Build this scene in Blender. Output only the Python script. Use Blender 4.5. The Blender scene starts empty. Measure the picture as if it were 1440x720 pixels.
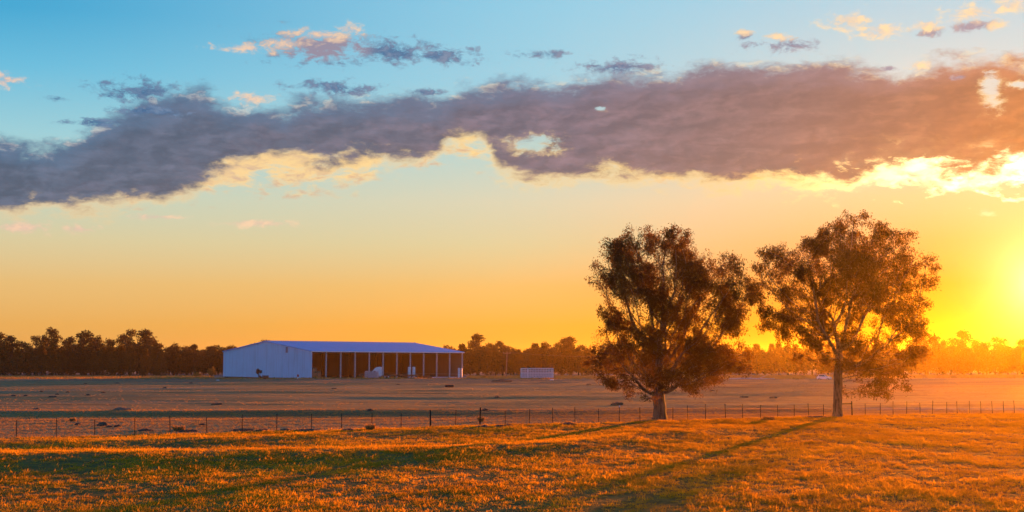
import bpy, bmesh, math, random
import numpy as np
from math import sin, cos, tan, atan2, asin, sqrt, pi, radians
from mathutils import Vector, Matrix

sc = bpy.context.scene
COL = sc.collection
rng = np.random.default_rng(7)
random.seed(7)

# ------------------------------------------------------------------ camera
F = 2000.0                       # focal length in photograph pixels (1440 wide)
CAM_H = 5.0
PITCH = math.atan(140.0 / F)
cam_d = bpy.data.cameras.new('camera')
cam = bpy.data.objects.new('camera', cam_d)
COL.objects.link(cam)
cam.location = (0, 0, CAM_H)
cam.rotation_euler = (pi / 2 + PITCH, 0, 0)
cam_d.sensor_width = 36.0
cam_d.lens = 36.0 * F / 1440.0
cam_d.clip_start = 0.5
cam_d.clip_end = 12000
sc.camera = cam
sc.render.resolution_x = 1024
sc.render.resolution_y = 512


def ray(px, py):
    r, u = (px - 720) / F, (360 - py) / F
    cp, sp = cos(PITCH), sin(PITCH)
    v = Vector((r, cp - u * sp, sp + u * cp))
    return v.normalized()


def azel(px, py):
    v = ray(px, py)
    return math.degrees(atan2(v.x, v.y)), math.degrees(asin(v.z))


def at(px, py, D):
    v = ray(px, py)
    t = D / v.y
    return Vector((v.x * t, D, CAM_H + v.z * t))


# ------------------------------------------------------------------ view, sun, world
SUN_AZ, SUN_EL = 20.4, 1.6
sc.view_settings.view_transform = 'Standard'
sc.view_settings.look = 'None'
sc.view_settings.gamma = 1.0
sc.view_settings.exposure = 1.35
sc.view_settings.use_curve_mapping = False
sc.cycles.max_bounces = 6
sc.cycles.transparent_max_bounces = 8
sc.cycles.volume_bounces = 0
sc.cycles.use_denoising = True

sun_d = bpy.data.lights.new('sun', 'SUN')
sun_d.energy = 5.0
sun_d.angle = radians(0.9)
sun_d.color = (1.0, 0.25, 0.004)
sun = bpy.data.objects.new('sun', sun_d)
COL.objects.link(sun)
sdir = Vector((sin(radians(SUN_AZ)) * cos(radians(SUN_EL)), cos(radians(SUN_AZ)) * cos(radians(SUN_EL)), sin(radians(SUN_EL))))
sun.rotation_euler = sdir.to_track_quat('Z', 'Y').to_euler()
sun.location = (60, 150, 40)


def srgb(r, g, b):
    def f(c):
        c = c / 255.0
        return c / 12.92 if c <= 0.04045 else ((c + 0.055) / 1.055) ** 2.4
    return (f(r), f(g), f(b), 1.0)


class NT:
    """tiny helper over a node tree: sockets wrapped so that arithmetic builds Math nodes"""
    def __init__(self, tree):
        self.t = tree
        tree.nodes.clear()

    def node(self, kind, **kw):
        n = self.t.nodes.new(kind)
        for k, v in kw.items():
            setattr(n, k, v)
        return n

    def link(self, a, b):
        if isinstance(a, S):
            a = a.s
        self.t.links.new(a, b)

    def setin(self, n, i, v):
        if isinstance(v, S):
            self.t.links.new(v.s, n.inputs[i])
        elif v is not None:
            n.inputs[i].default_value = v

    def math(self, op, a, b=None, c=None, clamp=False):
        n = self.node('ShaderNodeMath', operation=op, use_clamp=clamp)
        self.setin(n, 0, a)
        self.setin(n, 1, b)
        self.setin(n, 2, c)
        return S(self, n.outputs[0])

    def sstep(self, v, a, b, lo=0.0, hi=1.0):
        n = self.node('ShaderNodeMapRange', interpolation_type='SMOOTHSTEP')
        self.setin(n, 0, v)
        self.setin(n, 1, a)
        self.setin(n, 2, b)
        n.inputs[3].default_value = lo
        n.inputs[4].default_value = hi
        return S(self, n.outputs[0])

    def mix(self, f, a, b, blend='MIX'):
        n = self.node('ShaderNodeMix', data_type='RGBA', blend_type=blend)
        n.clamp_factor = True
        self.setin(n, 0, f)
        self.setin(n, 6, a)
        self.setin(n, 7, b)
        return S(self, n.outputs[2])

    def ramp(self, v, stops, interp='LINEAR'):
        n = self.node('ShaderNodeValToRGB')
        n.color_ramp.interpolation = interp
        e = n.color_ramp.elements
        while len(e) < len(stops):
            e.new(0.5)
        for i, (p, c) in enumerate(stops):
            e[i].position = p
            e[i].color = c
        self.setin(n, 0, v)
        return S(self, n.outputs[0])

    def curve(self, v, pts):
        n = self.node('ShaderNodeFloatCurve')
        c = n.mapping.curves[0]
        while len(c.points) < len(pts):
            c.points.new(0.5, 0.5)
        for i, (x, y) in enumerate(pts):
            c.points[i].location = (x, y)
            c.points[i].handle_type = 'AUTO'
        n.mapping.update()
        self.setin(n, 1, v)
        return S(self, n.outputs[0])

    def xyz(self, x, y, z):
        n = self.node('ShaderNodeCombineXYZ')
        self.setin(n, 0, x)
        self.setin(n, 1, y)
        self.setin(n, 2, z)
        return S(self, n.outputs[0])

    def noise(self, vec, scale, detail=5.0, rough=0.55, dist=0.0, color=False):
        n = self.node('ShaderNodeTexNoise')
        self.setin(n, 'Vector', vec)
        n.inputs['Scale'].default_value = scale
        n.inputs['Detail'].default_value = detail
        n.inputs['Roughness'].default_value = rough
        n.inputs['Distortion'].default_value = dist
        return S(self, n.outputs[1 if color else 0])

    def vmath(self, op, a, b=None, scale=None):
        n = self.node('ShaderNodeVectorMath', operation=op)
        self.setin(n, 0, a)
        self.setin(n, 1, b)
        if scale is not None:
            self.setin(n, 3, scale)
        return S(self, n.outputs[1] if op in ('DOT_PRODUCT', 'LENGTH') else n.outputs[0])


class S:
    def __init__(self, nt, s):
        self.nt, self.s = nt, s

    def __add__(self, o): return self.nt.math('ADD', self, o)
    def __radd__(self, o): return self.nt.math('ADD', self, o)
    def __sub__(self, o): return self.nt.math('SUBTRACT', self, o)
    def __rsub__(self, o): return self.nt.math('SUBTRACT', o, self)
    def __mul__(self, o): return self.nt.math('MULTIPLY', self, o)
    def __rmul__(self, o): return self.nt.math('MULTIPLY', self, o)
    def __truediv__(self, o): return self.nt.math('DIVIDE', self, o)
    def max(self, o): return self.nt.math('MAXIMUM', self, o)
    def min(self, o): return self.nt.math('MINIMUM', self, o)


def build_world():
    w = bpy.data.worlds.new('World')
    sc.world = w
    w.use_nodes = True
    N = NT(w.node_tree)
    tc = N.node('ShaderNodeTexCoord')
    d = S(N, tc.outputs['Generated'])
    sep = N.node('ShaderNodeSeparateXYZ')
    N.link(d, sep.inputs[0])
    X, Y, Z = (S(N, sep.outputs[i]) for i in range(3))
    deg = 180 / pi
    az = N.math('ARCTAN2', X, Y) * deg
    el = N.math('ARCSINE', Z) * deg
    # ---- clear sky: a ramp over elevation for near the sun, for 40 degrees off it and for the far side
    e01 = N.math('POWER', (el.max(0.0)) / 90.0, 0.5)          # fine near the horizon

    def stops(lst):
        return [(sqrt(max(a, 0) / 90.0), srgb(*c)) for a, c in lst]
    far_l = N.ramp(e01, stops([(0, (224, 160, 78)), (1.2, (228, 172, 92)), (2.8, (227, 186, 120)), (4.5, (214, 202, 160)),
                               (6.2, (190, 208, 190)), (8.5, (152, 206, 218)), (11, (98, 188, 222)), (13.2, (52, 166, 212)),
                               (24, (34, 130, 196)), (45, (26, 96, 170)), (90, (20, 66, 138))]))
    mid_s = N.ramp(e01, stops([(0, (240, 156, 46)), (1.2, (236, 170, 66)), (2.8, (230, 184, 108)), (4.5, (214, 202, 156)),
                               (6.2, (212, 208, 180)), (8.5, (176, 210, 208)), (11, (152, 207, 226)), (14, (138, 204, 230)),
                               (24, (72, 150, 200)), (45, (40, 104, 168)), (90, (24, 66, 128))]))
    near_s = N.ramp(e01, stops([(0, (236, 120, 4)), (1.2, (232, 130, 8)), (2.8, (216, 112, 16)), (4.5, (226, 156, 94)),
                                (6.2, (230, 192, 144)), (8.5, (204, 206, 190)), (11, (196, 214, 214)), (14, (166, 208, 226)),
                                (24, (96, 160, 204)), (45, (44, 108, 170)), (90, (24, 66, 128))]))
    back = N.ramp(e01, stops([(0, (78, 112, 168)), (3, (98, 132, 188)), (7, (110, 152, 208)), (14, (94, 160, 218)),
                              (30, (56, 130, 200)), (60, (28, 88, 164)), (90, (24, 66, 128))]))
    hx, hy = sin(radians(SUN_AZ)), cos(radians(SUN_AZ))
    hor = N.math('SQRT', X * X + Y * Y).max(0.0001)
    dazi = N.math('ARCCOSINE', ((X * hx + Y * hy) / hor).min(1.0).max(-1.0)) * deg
    c = N.mix(N.sstep(dazi, 2, 22), near_s, mid_s)
    c = N.mix(N.sstep(dazi, 16, 42), c, far_l)
    c = N.mix(N.sstep(dazi, 50, 150), c, back)
    # soft glow round the sun
    ga, ge = azel(1466, 400)
    g = Vector((sin(radians(ga)) * cos(radians(ge)), cos(radians(ga)) * cos(radians(ge)), sin(radians(ge))))
    dot = N.vmath('DOT_PRODUCT', d, tuple(g))
    th = N.math('ARCCOSINE', dot.min(1.0).max(-1.0)) * deg
    g1 = N.math('EXPONENT', th * (-1 / 2.6)) * 0.22
    g2 = N.math('EXPONENT', th * (-1 / 1.0)) * 2.2
    glow = N.vmath('ADD', N.vmath('SCALE', (1.0, 0.50, 0.02), scale=g1), N.vmath('SCALE', (1.0, 0.86, 0.42), scale=g2))

    c = N.vmath('ADD', c, glow)
    # ---- clouds
    base = N.xyz(az, el * 2.3, 0.0)
    warpc = N.noise(base, 0.55, 4.0, 0.6, color=True)
    warp = N.vmath('SCALE', N.vmath('SUBTRACT', warpc, (0.5, 0.5, 0.5)), scale=1.3)
    wp = N.vmath('ADD', base, warp)
    n1 = N.noise(wp, 0.42, 8.0, 0.60)                      # billow
    n2 = N.noise(N.xyz(az * 0.28, el * 1.6, 3.1), 0.9, 5.0, 0.6)      # long streaks
    n3 = N.noise(N.vmath('ADD', wp, (31, 7, 2)), 1.05, 6.0, 0.62)       # small tufts
    n5 = N.noise(N.vmath('ADD', wp, (3, 17, 5)), 0.8, 7.0, 0.58)

    AZ0, AZ1, EL1 = -26.0, 26.0, 16.0

    def edge(pts):
        out = []
        for px, py in pts:
            a, e = azel(px, py)
            out.append(((a - AZ0) / (AZ1 - AZ0), e / EL1))
        return N.curve((az - AZ0) / (AZ1 - AZ0), out) * EL1
    top = edge([(0, 196), (70, 204), (115, 190), (150, 168), (200, 148), (270, 132), (330, 147), (395, 152), (430, 134), (500, 140),
                (560, 135), (628, 138), (650, 122), (720, 115), (800, 117), (860, 100), (930, 105), (1000, 93), (1080, 92), (1170, 88),
                (1215, 96), (1268, 106), (1295, 92), (1370, 84), (1440, 86)])
    bot = edge([(0, 282), (110, 286), (200, 278), (250, 262), (300, 240), (370, 216), (440, 220), (520, 220), (600, 214), (640, 190), (672, 192),
                (700, 226), (740, 243), (860, 242), (960, 240), (1010, 252), (1080, 250), (1180, 248), (1230, 236), (1300, 232), (1370, 238), (1440, 226)])
    bot2 = edge([(0, 289), (110, 296), (200, 299), (260, 292), (330, 290), (380, 288), (440, 286), (520, 280), (552, 246), (600, 242), (680, 250),
                 (740, 256), (900, 258), (960, 266), (1060, 262), (1180, 262), (1260, 262), (1340, 268), (1440, 268)])
    mtop = top - el
    mbot = el - bot + 0.34
    m = mtop.min(mbot * 1.0)

    def ell(px, py, rx, ry):
        a, e = azel(px, py)
        a2, _ = azel(px + rx, py)
        _, e2 = azel(px, py - ry)
        v = N.vmath('SUBTRACT', N.xyz(az, el, 0.0), (a, e, 0))
        v = N.vmath('MULTIPLY', v, (1 / (a2 - a), 1 / (e2 - e), 0))
        return 1.0 - N.vmath('LENGTH', v)

    def group(lst):
        r = None
        for q in lst:
            e_ = ell(*q)
            r = e_ if r is None else r.max(e_)
        return r
    holes = group([(750, 204, 38, 13), (1393, 128, 15, 30), (845, 153, 9, 4), (1445, 118, 30, 5)])
    n6 = N.noise(N.vmath('ADD', N.xyz(az, el * 1.6, 0.0), N.vmath('SCALE', warp, scale=0.7)), 1.9, 6.0, 0.66)
    hm = N.sstep(holes + (n6 - 0.5) * 2.4 + (n3 - 0.5) * 2.4, -0.15, 0.65)
    ef = N.sstep(az, 40, 60)
    ef2 = N.sstep(az * -1.0, 40, 60)
    m = m - (ef + ef2) * 20.0
    md = m + (n1 - 0.5) * 2.4 + (n3 - 0.5) * 0.8 + (n6 - 0.5) * 0.5 + 0.14
    dens = N.sstep(md, -0.30, 0.62) * (1.0 - hm * 0.92)
    # lit underside layer behind the grey bank
    ml = (el - bot2).min(bot + 1.3 - el) - (ef + ef2) * 20.0
    ml = ml + (n5 - 0.5) * 4.6 + (n3 - 0.5) * 1.8 - 0.62 + N.sstep(az, 7, 14) * 0.5
    dl = N.sstep(ml, -0.25, 0.85)
    # colours
    t = ((az + 20.0) / 41.0).max(0.0)
    grey = N.ramp(t, [(0.0, srgb(52, 76, 112)), (0.3, srgb(66, 80, 112)), (0.55, srgb(82, 80, 108)), (0.75, srgb(90, 76, 94)), (0.88, srgb(104, 72, 74)), (1.0, srgb(146, 80, 44))])
    grey_hi = N.ramp(t, [(0.0, srgb(100, 114, 148)), (0.3, srgb(112, 112, 140)), (0.55, srgb(132, 112, 134)), (0.75, srgb(136, 108, 114)), (0.88, srgb(150, 104, 90)), (1.0, srgb(192, 114, 58))])
    blu = N.ramp(t, [(0.0, srgb(66, 108, 150)), (0.5, srgb(88, 112, 150)), (0.8, srgb(128, 112, 132)), (1.0, srgb(190, 120, 80))])
    warm = N.ramp(t, [(0.0, srgb(248, 206, 150)), (0.4, srgb(255, 216, 146)), (0.75, srgb(255, 214, 120)), (1.0, srgb(255, 238, 180))])
    warm2 = N.vmath('SCALE', warm, scale=N.sstep(az, 8, 17, 1.0, 3.2))
    e1 = N.noise(wp, 0.62, 6.0, 0.5) - N.noise(N.vmath('ADD', wp, (0.42, -0.55, 0.0)), 0.62, 6.0, 0.5)
    e2 = N.noise(N.vmath('ADD', wp, (5, 9, 1)), 1.5, 5.0, 0.5) - N.noise(N.vmath('ADD', wp, (5.2, 8.78, 1)), 1.5, 5.0, 0.5)
    relief = e1 * 1.0 + e2 * 0.6 + (n2 - 0.5) * 0.55
    n7 = N.noise(N.vmath('ADD', N.xyz(az * 0.55, el * 1.5, 9.0), N.vmath('SCALE', warp, scale=0.5)), 0.9, 7.0, 0.6)
    body = N.mix(N.sstep(relief, -0.32, 0.46), N.vmath('SCALE', grey, scale=0.92), grey_hi)
    body = N.mix(N.sstep(n7, 0.58, 0.40) * 0.45, body, grey)
    body = N.mix(N.sstep(mtop + (n1 - 0.5) * 2.0, 1.3, 0.1) * 0.75, body, blu)
    body = N.mix(N.sstep(n5, 0.52, 0.72) * N.sstep(mbot, 2.4, 0.4) * 0.55, body, grey_hi)
    thin = 1.0 - N.sstep(md, 0.05, 0.75)
    low = N.sstep(mbot - mtop, 0.4, -0.9)
    rim = thin * low
    body = N.mix(rim * 0.95, body, warm2)
    hrim = N.sstep(holes + (n6 - 0.5) * 2.4 + (n3 - 0.5) * 2.4, -0.6, 0.4) * N.sstep(n7, 0.42, 0.6)
    body = N.mix(hrim * 0.7, body, warm)
    toprim = thin * (1.0 - low) * N.sstep(n3, 0.5, 0.64) * 0.8
    body = N.mix(toprim, body, N.mix(t, srgb(236, 214, 204), srgb(255, 224, 150)))
    # right-hand end: sunlit breaks inside the bank
    brk = N.sstep(n5 + (n3 - 0.5) * 0.4, 0.55, 0.70) * N.sstep(az, 6, 14) * N.sstep(mbot, 1.5, 0.2)
    body = N.mix(brk * 0.85, body, warm2)
    litc = N.mix(N.sstep(n3 + (n5 - 0.5) * 0.6, 0.47, 0.66) * N.sstep(az, 17, 9) * 0.8, warm2, N.mix(t, srgb(196, 172, 160), srgb(222, 160, 110)))
    c = N.mix(dl * N.sstep(az, -30, -14, 0.75, 0.95), c, litc)
    c = N.mix(dens * 0.97, c, body)
    # separate small clouds
    dark = group([(190, 127, 62, 17), (78, 139, 16, 5), (455, 66, 92, 24), (551, 73, 70, 19), (625, 79, 60, 12), (758, 76, 42, 7), (868, 94, 58, 12),
                  (470, 124, 62, 12), (600, 130, 30, 6), (1105, 64, 48, 12), (1048, 51, 14, 8), (1372, 36, 34, 9), (1306, 46, 26, 8), (130, 172, 44, 7), (212, 156, 60, 8), (1350, 108, 14, 5), (1250, 96, 16, 6)])
    lit = group([(352, 68, 46, 8), (452, 48, 58, 10), (398, 62, 34, 9), (1196, 30, 42, 15), (1236, 44, 42, 14), (1304, 36, 26, 13), (1368, 18, 48, 14), (1422, 8, 40, 14),
                 (1402, 36, 20, 8), (4, 112, 32, 11), (30, 320, 48, 9), (110, 322, 26, 7), (365, 314, 60, 6), (1386, 299, 12, 6), (352, 139, 34, 9), (215, 305, 40, 5),
                 (492, 42, 26, 10), (1098, 54, 26, 6), (1047, 46, 16, 6), (1290, 92, 22, 6)])
    nn = (n3 - 0.5) * 2.6 + (n6 - 0.5) * 3.4
    dd = N.sstep(dark + nn, -0.15, 1.15)
    dlt = N.sstep(lit + nn, -0.15, 1.15)
    dcol = N.mix(N.sstep(az, 2, 20), srgb(40, 96, 146), srgb(126, 126, 156))
    dcol = N.mix(N.sstep(n6, 0.4, 0.65) * 0.5, dcol, N.mix(t, srgb(120, 150, 184), srgb(190, 170, 170)))
    pur = N.sstep(ell(450, 66, 90, 26), 0.0, 0.4)
    dcol = N.mix(pur, dcol, srgb(146, 134, 156))
    c = N.mix((dd * 1.35).min(0.95), c, dcol)
    lcol = N.mix(t, srgb(244, 204, 176), srgb(255, 226, 170))
    lcol = N.mix(N.sstep(n6 * 0.6 + n3 * 0.4, 0.60, 0.40) * 0.7, lcol, N.mix(t, srgb(196, 170, 178), srgb(226, 190, 160)))
    c = N.mix(dlt * 0.95, c, lcol)
    c = N.vmath('ADD', c, N.vmath('SCALE', glow, scale=0.10 * dens))
    # below the horizon: dim earth
    c = N.mix(N.sstep(el, -0.2, -3.0), c, srgb(96, 74, 60))

    # a physical low-sun sky over the drawn one, same sun
    sky = N.node('ShaderNodeTexSky')
    sky.sky_type = 'NISHITA'
    sky.sun_disc = False
    sky.sun_elevation = radians(SUN_EL)
    sky.sun_rotation = radians(SUN_AZ)
    bg1 = N.node('ShaderNodeBackground')
    N.link(sky.outputs[0], bg1.inputs[0])
    bg1.inputs[1].default_value = 0.008
    bg2 = N.node('ShaderNodeBackground')
    N.link(c, bg2.inputs[0])
    bg2.inputs[1].default_value = SKY
    add = N.node('ShaderNodeAddShader')
    N.link(bg1.outputs[0], add.inputs[0])
    N.link(bg2.outputs[0], add.inputs[1])
    out = N.node('ShaderNodeOutputWorld')
    N.link(add.outputs[0], out.inputs['Surface'])
    w.cycles.sampling_method = 'MANUAL'
    w.cycles.sample_map_resolution = 512


SKY = 0.375
build_world()


# ------------------------------------------------------------------ bookkeeping
def tag(o, label=None, cat=None, group=None, kind=None):
    if label: o['label'] = label
    if cat: o['category'] = cat
    if group: o['group'] = group
    if kind: o['kind'] = kind
    return o


def empty(name, loc=(0, 0, 0), rz=0.0):
    o = bpy.data.objects.new(name, None)
    o.empty_display_size = 0.3
    o.location = loc
    o.rotation_euler = (0, 0, rz)
    COL.objects.link(o)
    return o


def mesh_obj(name, me, parent=None, mat=None):
    o = bpy.data.objects.new(name, me)
    if mat and not me.materials:
        me.materials.append(mat)
    COL.objects.link(o)
    if parent is not None:
        o.parent = parent
    return o


class MB:
    """collects simple solids, then links them as one mesh"""
    def __init__(self):
        self.v, self.f = [], []

    def add(self, verts, faces):
        b = len(self.v)
        self.v.extend([tuple(q) for q in verts])
        self.f.extend([tuple(b + i for i in q) for q in faces])
        return self

    def box(self, x0, y0, z0, x1, y1, z1, bev=0.0):
        if bev <= 0:
            vs = [(x0, y0, z0), (x1, y0, z0), (x1, y1, z0), (x0, y1, z0), (x0, y0, z1), (x1, y0, z1), (x1, y1, z1), (x0, y1, z1)]
            return self.add(vs, [(0, 3, 2, 1), (4, 5, 6, 7), (0, 1, 5, 4), (1, 2, 6, 5), (2, 3, 7, 6), (3, 0, 4, 7)])
        bm = bmesh.new()
        bmesh.ops.create_cube(bm, size=1.0)
        for q in bm.verts:
            q.co = Vector(((x0 + x1) / 2 + q.co.x * (x1 - x0), (y0 + y1) / 2 + q.co.y * (y1 - y0), (z0 + z1) / 2 + q.co.z * (z1 - z0)))
        bmesh.ops.bevel(bm, geom=bm.edges[:], offset=bev, segments=2, affect='EDGES')
        return self.bm(bm)

    def bm(self, bm):
        bm.verts.index_update()
        self.add([q.co[:] for q in bm.verts], [[q.index for q in f.verts] for f in bm.faces])
        bm.free()
        return self

    def tube(self, pts, rads, n=6, caps=True):
        pts = [Vector(p) for p in pts]
        if not hasattr(rads, '__len__'): rads = [rads] * len(pts)
        b = len(self.v)
        for i, p in enumerate(pts):
            d = (pts[min(i + 1, len(pts) - 1)] - pts[max(i - 1, 0)]).normalized()
            a = d.cross(Vector((0, 0, 1)) if abs(d.z) < .9 else Vector((1, 0, 0))).normalized()
            c = d.cross(a)
            for k in range(n):
                th = 2 * pi * k / n
                self.v.append(tuple(p + (a * cos(th) + c * sin(th)) * rads[i]))
        for i in range(len(pts) - 1):
            for k in range(n):
                k2 = (k + 1) % n
                self.f.append((b + i * n + k, b + i * n + k2, b + (i + 1) * n + k2, b + (i + 1) * n + k))
        if caps:
            self.f.append(tuple(b + k for k in reversed(range(n))))
            self.f.append(tuple(b + (len(pts) - 1) * n + k for k in range(n)))
        return self

    def prism(self, prof, y0, y1):
        """profile in x,z extruded along y"""
        n = len(prof)
        vs = [(x, y0, z) for x, z in prof] + [(x, y1, z) for x, z in prof]
        fs = [tuple(range(n)), tuple(reversed(range(n, 2 * n)))]
        fs += [(i, i + n, (i + 1) % n + n, (i + 1) % n) for i in range(n)]
        return self.add(vs, fs)

    def mesh(self, name, mat=None, smooth=False):
        me = bpy.data.meshes.new(name)
        me.from_pydata(self.v, [], self.f)
        if smooth:
            me.polygons.foreach_set('use_smooth', [True] * len(me.polygons))
        if mat: me.materials.append(mat)
        me.update()
        return me

    def build(self, name, mat=None, parent=None, smooth=False, loc=None):
        o = mesh_obj(name, self.mesh(name, mat, smooth), parent)
        if loc is not None: o.location = loc
        return o


def np_mesh(name, verts, quads, mat=None, smooth=False):
    me = bpy.data.meshes.new(name)
    verts = np.asarray(verts, np.float32)
    quads = np.asarray(quads, np.int32)
    k = quads.shape[1]
    me.vertices.add(len(verts))
    me.vertices.foreach_set('co', verts.ravel())
    me.loops.add(quads.size)
    me.loops.foreach_set('vertex_index', quads.ravel())
    me.polygons.add(len(quads))
    me.polygons.foreach_set('loop_start', np.arange(0, quads.size, k, dtype=np.int32))
    me.polygons.foreach_set('loop_total', np.full(len(quads), k, np.int32))
    if smooth:
        me.polygons.foreach_set('use_smooth', np.ones(len(quads), bool))
    me.update(calc_edges=True)
    me.validate()
    if mat: me.materials.append(mat)
    return me


def copy_tree(o, parent=None):
    c = o.copy()
    COL.objects.link(c)
    c.parent = parent
    for ch in list(o.children):
        copy_tree(ch, c)
    return c


# ------------------------------------------------------------------ materials
def principled(N, col, rough=0.8, spec=0.3, metal=0.0, bump=None, bstr=0.3, bdist=0.02):
    p = N.node('ShaderNodeBsdfPrincipled')
    N.setin(p, 'Base Color', col)
    N.setin(p, 'Roughness', rough)
    N.setin(p, 'Metallic', metal)
    N.setin(p, 'Specular IOR Level', spec)
    if bump is not None:
        b = N.node('ShaderNodeBump')
        b.inputs['Strength'].default_value = bstr
        b.inputs['Distance'].default_value = bdist
        N.link(bump, b.inputs['Height'])
        N.link(b.outputs[0], p.inputs['Normal'])
    return p


def finish(N, shader):
    out = N.node('ShaderNodeOutputMaterial')
    N.link(shader.outputs[0] if hasattr(shader, 'outputs') else shader, out.inputs['Surface'])


def mat_plain(name, c1, c2=None, scale=2.0, rough=0.7, metal=0.0, spec=0.3, bstr=0.15, bdist=0.02, stretch=(1, 1, 1)):
    """two-tone weathered surface"""
    m = bpy.data.materials.new(name)
    m.use_nodes = True
    N = NT(m.node_tree)
    tc = N.node('ShaderNodeTexCoord')
    v = N.vmath('MULTIPLY', S(N, tc.outputs['Object']), stretch)
    n = N.noise(v, scale, 5, 0.6)
    c2 = c2 or tuple(x * 0.7 for x in c1)
    col = N.mix(N.sstep(n, 0.35, 0.68), (*c1, 1), (*c2, 1))
    finish(N, principled(N, col, rough, spec, metal, n, bstr, bdist))
    return m


def mat_leaf(name, c1, c2, trans=0.45, scale=0.5, tcol=None, rnd=0.3, spec=0.25):
    m = bpy.data.materials.new(name)
    m.use_nodes = True
    N = NT(m.node_tree)
    geo = N.node('ShaderNodeNewGeometry')
    oi = N.node('ShaderNodeObjectInfo')
    n = N.noise(S(N, geo.outputs['Position']), scale, 4, 0.65)
    f = N.sstep(n, 0.32, 0.68) * (1 - rnd) + S(N, oi.outputs['Random']) * rnd
    col = N.mix(f, (*c1, 1), (*c2, 1))
    p = principled(N, col, 0.6, spec)
    tr = N.node('ShaderNodeBsdfTranslucent')
    tc = N.mix(1.0, col, (*(tcol or (1.5, 1.25, 0.6)), 1), 'MULTIPLY')
    N.link(tc, tr.inputs[0])
    mx = N.node('ShaderNodeMixShader')
    mx.inputs[0].default_value = trans
    N.link(p.outputs[0], mx.inputs[1])
    N.link(tr.outputs[0], mx.inputs[2])
    finish(N, mx)
    return m


M = {}
M['bark'] = mat_plain('pale_gum_bark', (0.27, 0.18, 0.11), (0.10, 0.065, 0.04), 3.0, 0.85, stretch=(2, 2, .4), bstr=.5, bdist=.04)
M['bark_dark'] = mat_plain('dark_bark', (0.10, 0.075, 0.055), (0.05, 0.04, 0.03), 2.0, 0.9)
M['leaf_gum'] = mat_leaf('gum_leaves', (0.085, 0.058, 0.012), (0.16, 0.085, 0.018), 0.5, 0.6)
M['leaf_cyp'] = mat_leaf('cypress_foliage', (0.055, 0.042, 0.008), (0.115, 0.068, 0.010), 0.30, 0.12, rnd=.6)
M['leaf_far'] = mat_leaf('far_gum_foliage', (0.045, 0.038, 0.010), (0.080, 0.055, 0.012), 0.25, 0.12, rnd=.6)
M['leaf_yellow'] = mat_leaf('yellow_bush_foliage', (0.20, 0.15, 0.035), (0.30, 0.20, 0.05), 0.45, 0.8)
M['grass'] = mat_leaf('paddock_grass', (0.28, 0.18, 0.018), (0.62, 0.41, 0.035), 0.66, 0.16, tcol=(1.6, 1.25, .3), rnd=.45, spec=.3)
M['dry'] = mat_leaf('dry_grass', (0.36, 0.22, 0.07), (0.50, 0.32, 0.10), 0.45, 0.1, tcol=(1.3, 1.1, .7), rnd=.4)
M['earth'] = mat_plain('dark_earth', (0.20, 0.11, 0.06), (0.11, 0.062, 0.038), 3.0, 0.95, bstr=.6, bdist=.05)


# ------------------------------------------------------------------ ground shape
def sstep(v, a, b):
    t = np.clip((v - a) / (b - a), 0, 1)
    return t * t * (3 - 2 * t)


_waves = []
_r2 = np.random.default_rng(3)
for L, A in ((60, .07), (34, .045), (21, .035), (13, .022), (8, .016), (5, .010)):
    for k in range(4):
        a = _r2.uniform(-0.45, 0.45) + pi / 2
        _waves.append((cos(a) * 2 * pi / L, sin(a) * 2 * pi / L, _r2.uniform(0, 6.28), A / 2))

FENCE_A, FENCE_K = 103.6, 0.53          # fence line: y = A + K x


def gz(x, y):
    x = np.asarray(x, float)
    y = np.asarray(y, float)
    prof = np.interp(y, [-300, 112, 200, 330, 476, 560, 650, 1000, 3000], [0, 0, -0.75, -1.55, -2.66, -3.6, -4.4, -6.0, -9.0])
    z = prof + 0 * x
    for kx, ky, ph, A in _waves:
        z = z + A * np.sin(kx * x + ky * y + ph) * (0.20 + 0.80 * sstep(y, 100, 150))
    z = z - 0.35 * sstep(y, 400, 560) * sstep(x, 40, 160) * -1.2

    def ridge(cx, cy, hh, hv, sfar, snear):
        c = np.interp(x, cx, cy)
        h = np.interp(x, cx, hh) if hasattr(hh, '__len__') else hh
        d = y - c
        return h * np.where(d > 0, np.exp(-(d / sfar) ** 2), np.exp(-(d / snear) ** 2))
    # contour bank behind the fence
    z = z + ridge([-120, -35, 0, 45, 140], [126, 126, 128, 138, 158], .28, 0, 3.0, 4.5)
    # low swells in the near paddock
    z = z + ridge([-60, -25, -15, -9, -1, 12, 40], [79, 81, 85, 92, 99, 106, 118], [.16, .16, .16, .14, .08, .02, 0], 0, 4.0, 4.0)
    z = z + ridge([-60, -22, -4, 4, 9, 17, 40], [67, 69, 73, 80, 90, 98, 112], [.30, .30, .28, .24, .18, .08, .0], 0, 4.5, 5.5)
    # faint banks farther out
    z = z + ridge([-160, -50, 0, 120], [172, 176, 190, 200], [.28, .26, .15, .05], 0, 4, 6)
    z = z + ridge([-160, -50, 0, 120], [222, 232, 246, 252], [.2, .26, .2, .1], 0, 5, 7)
    z = z + ridge([-200, -50, 0, 160], [318, 330, 300, 330], [.3, .35, .25, .3], 0, 6, 9)
    return z


def ground_hit(px, py):
    v = ray(px, py)
    t = np.linspace(30, 900, 4000)
    xs, ys, zs = v.x * t, v.y * t, CAM_H + v.z * t
    g_ = gz(xs, ys)
    i = int(np.argmax(zs < g_)) if (zs < g_).any() else len(t) - 1
    return Vector((xs[i], ys[i], float(g_[i])))


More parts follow.
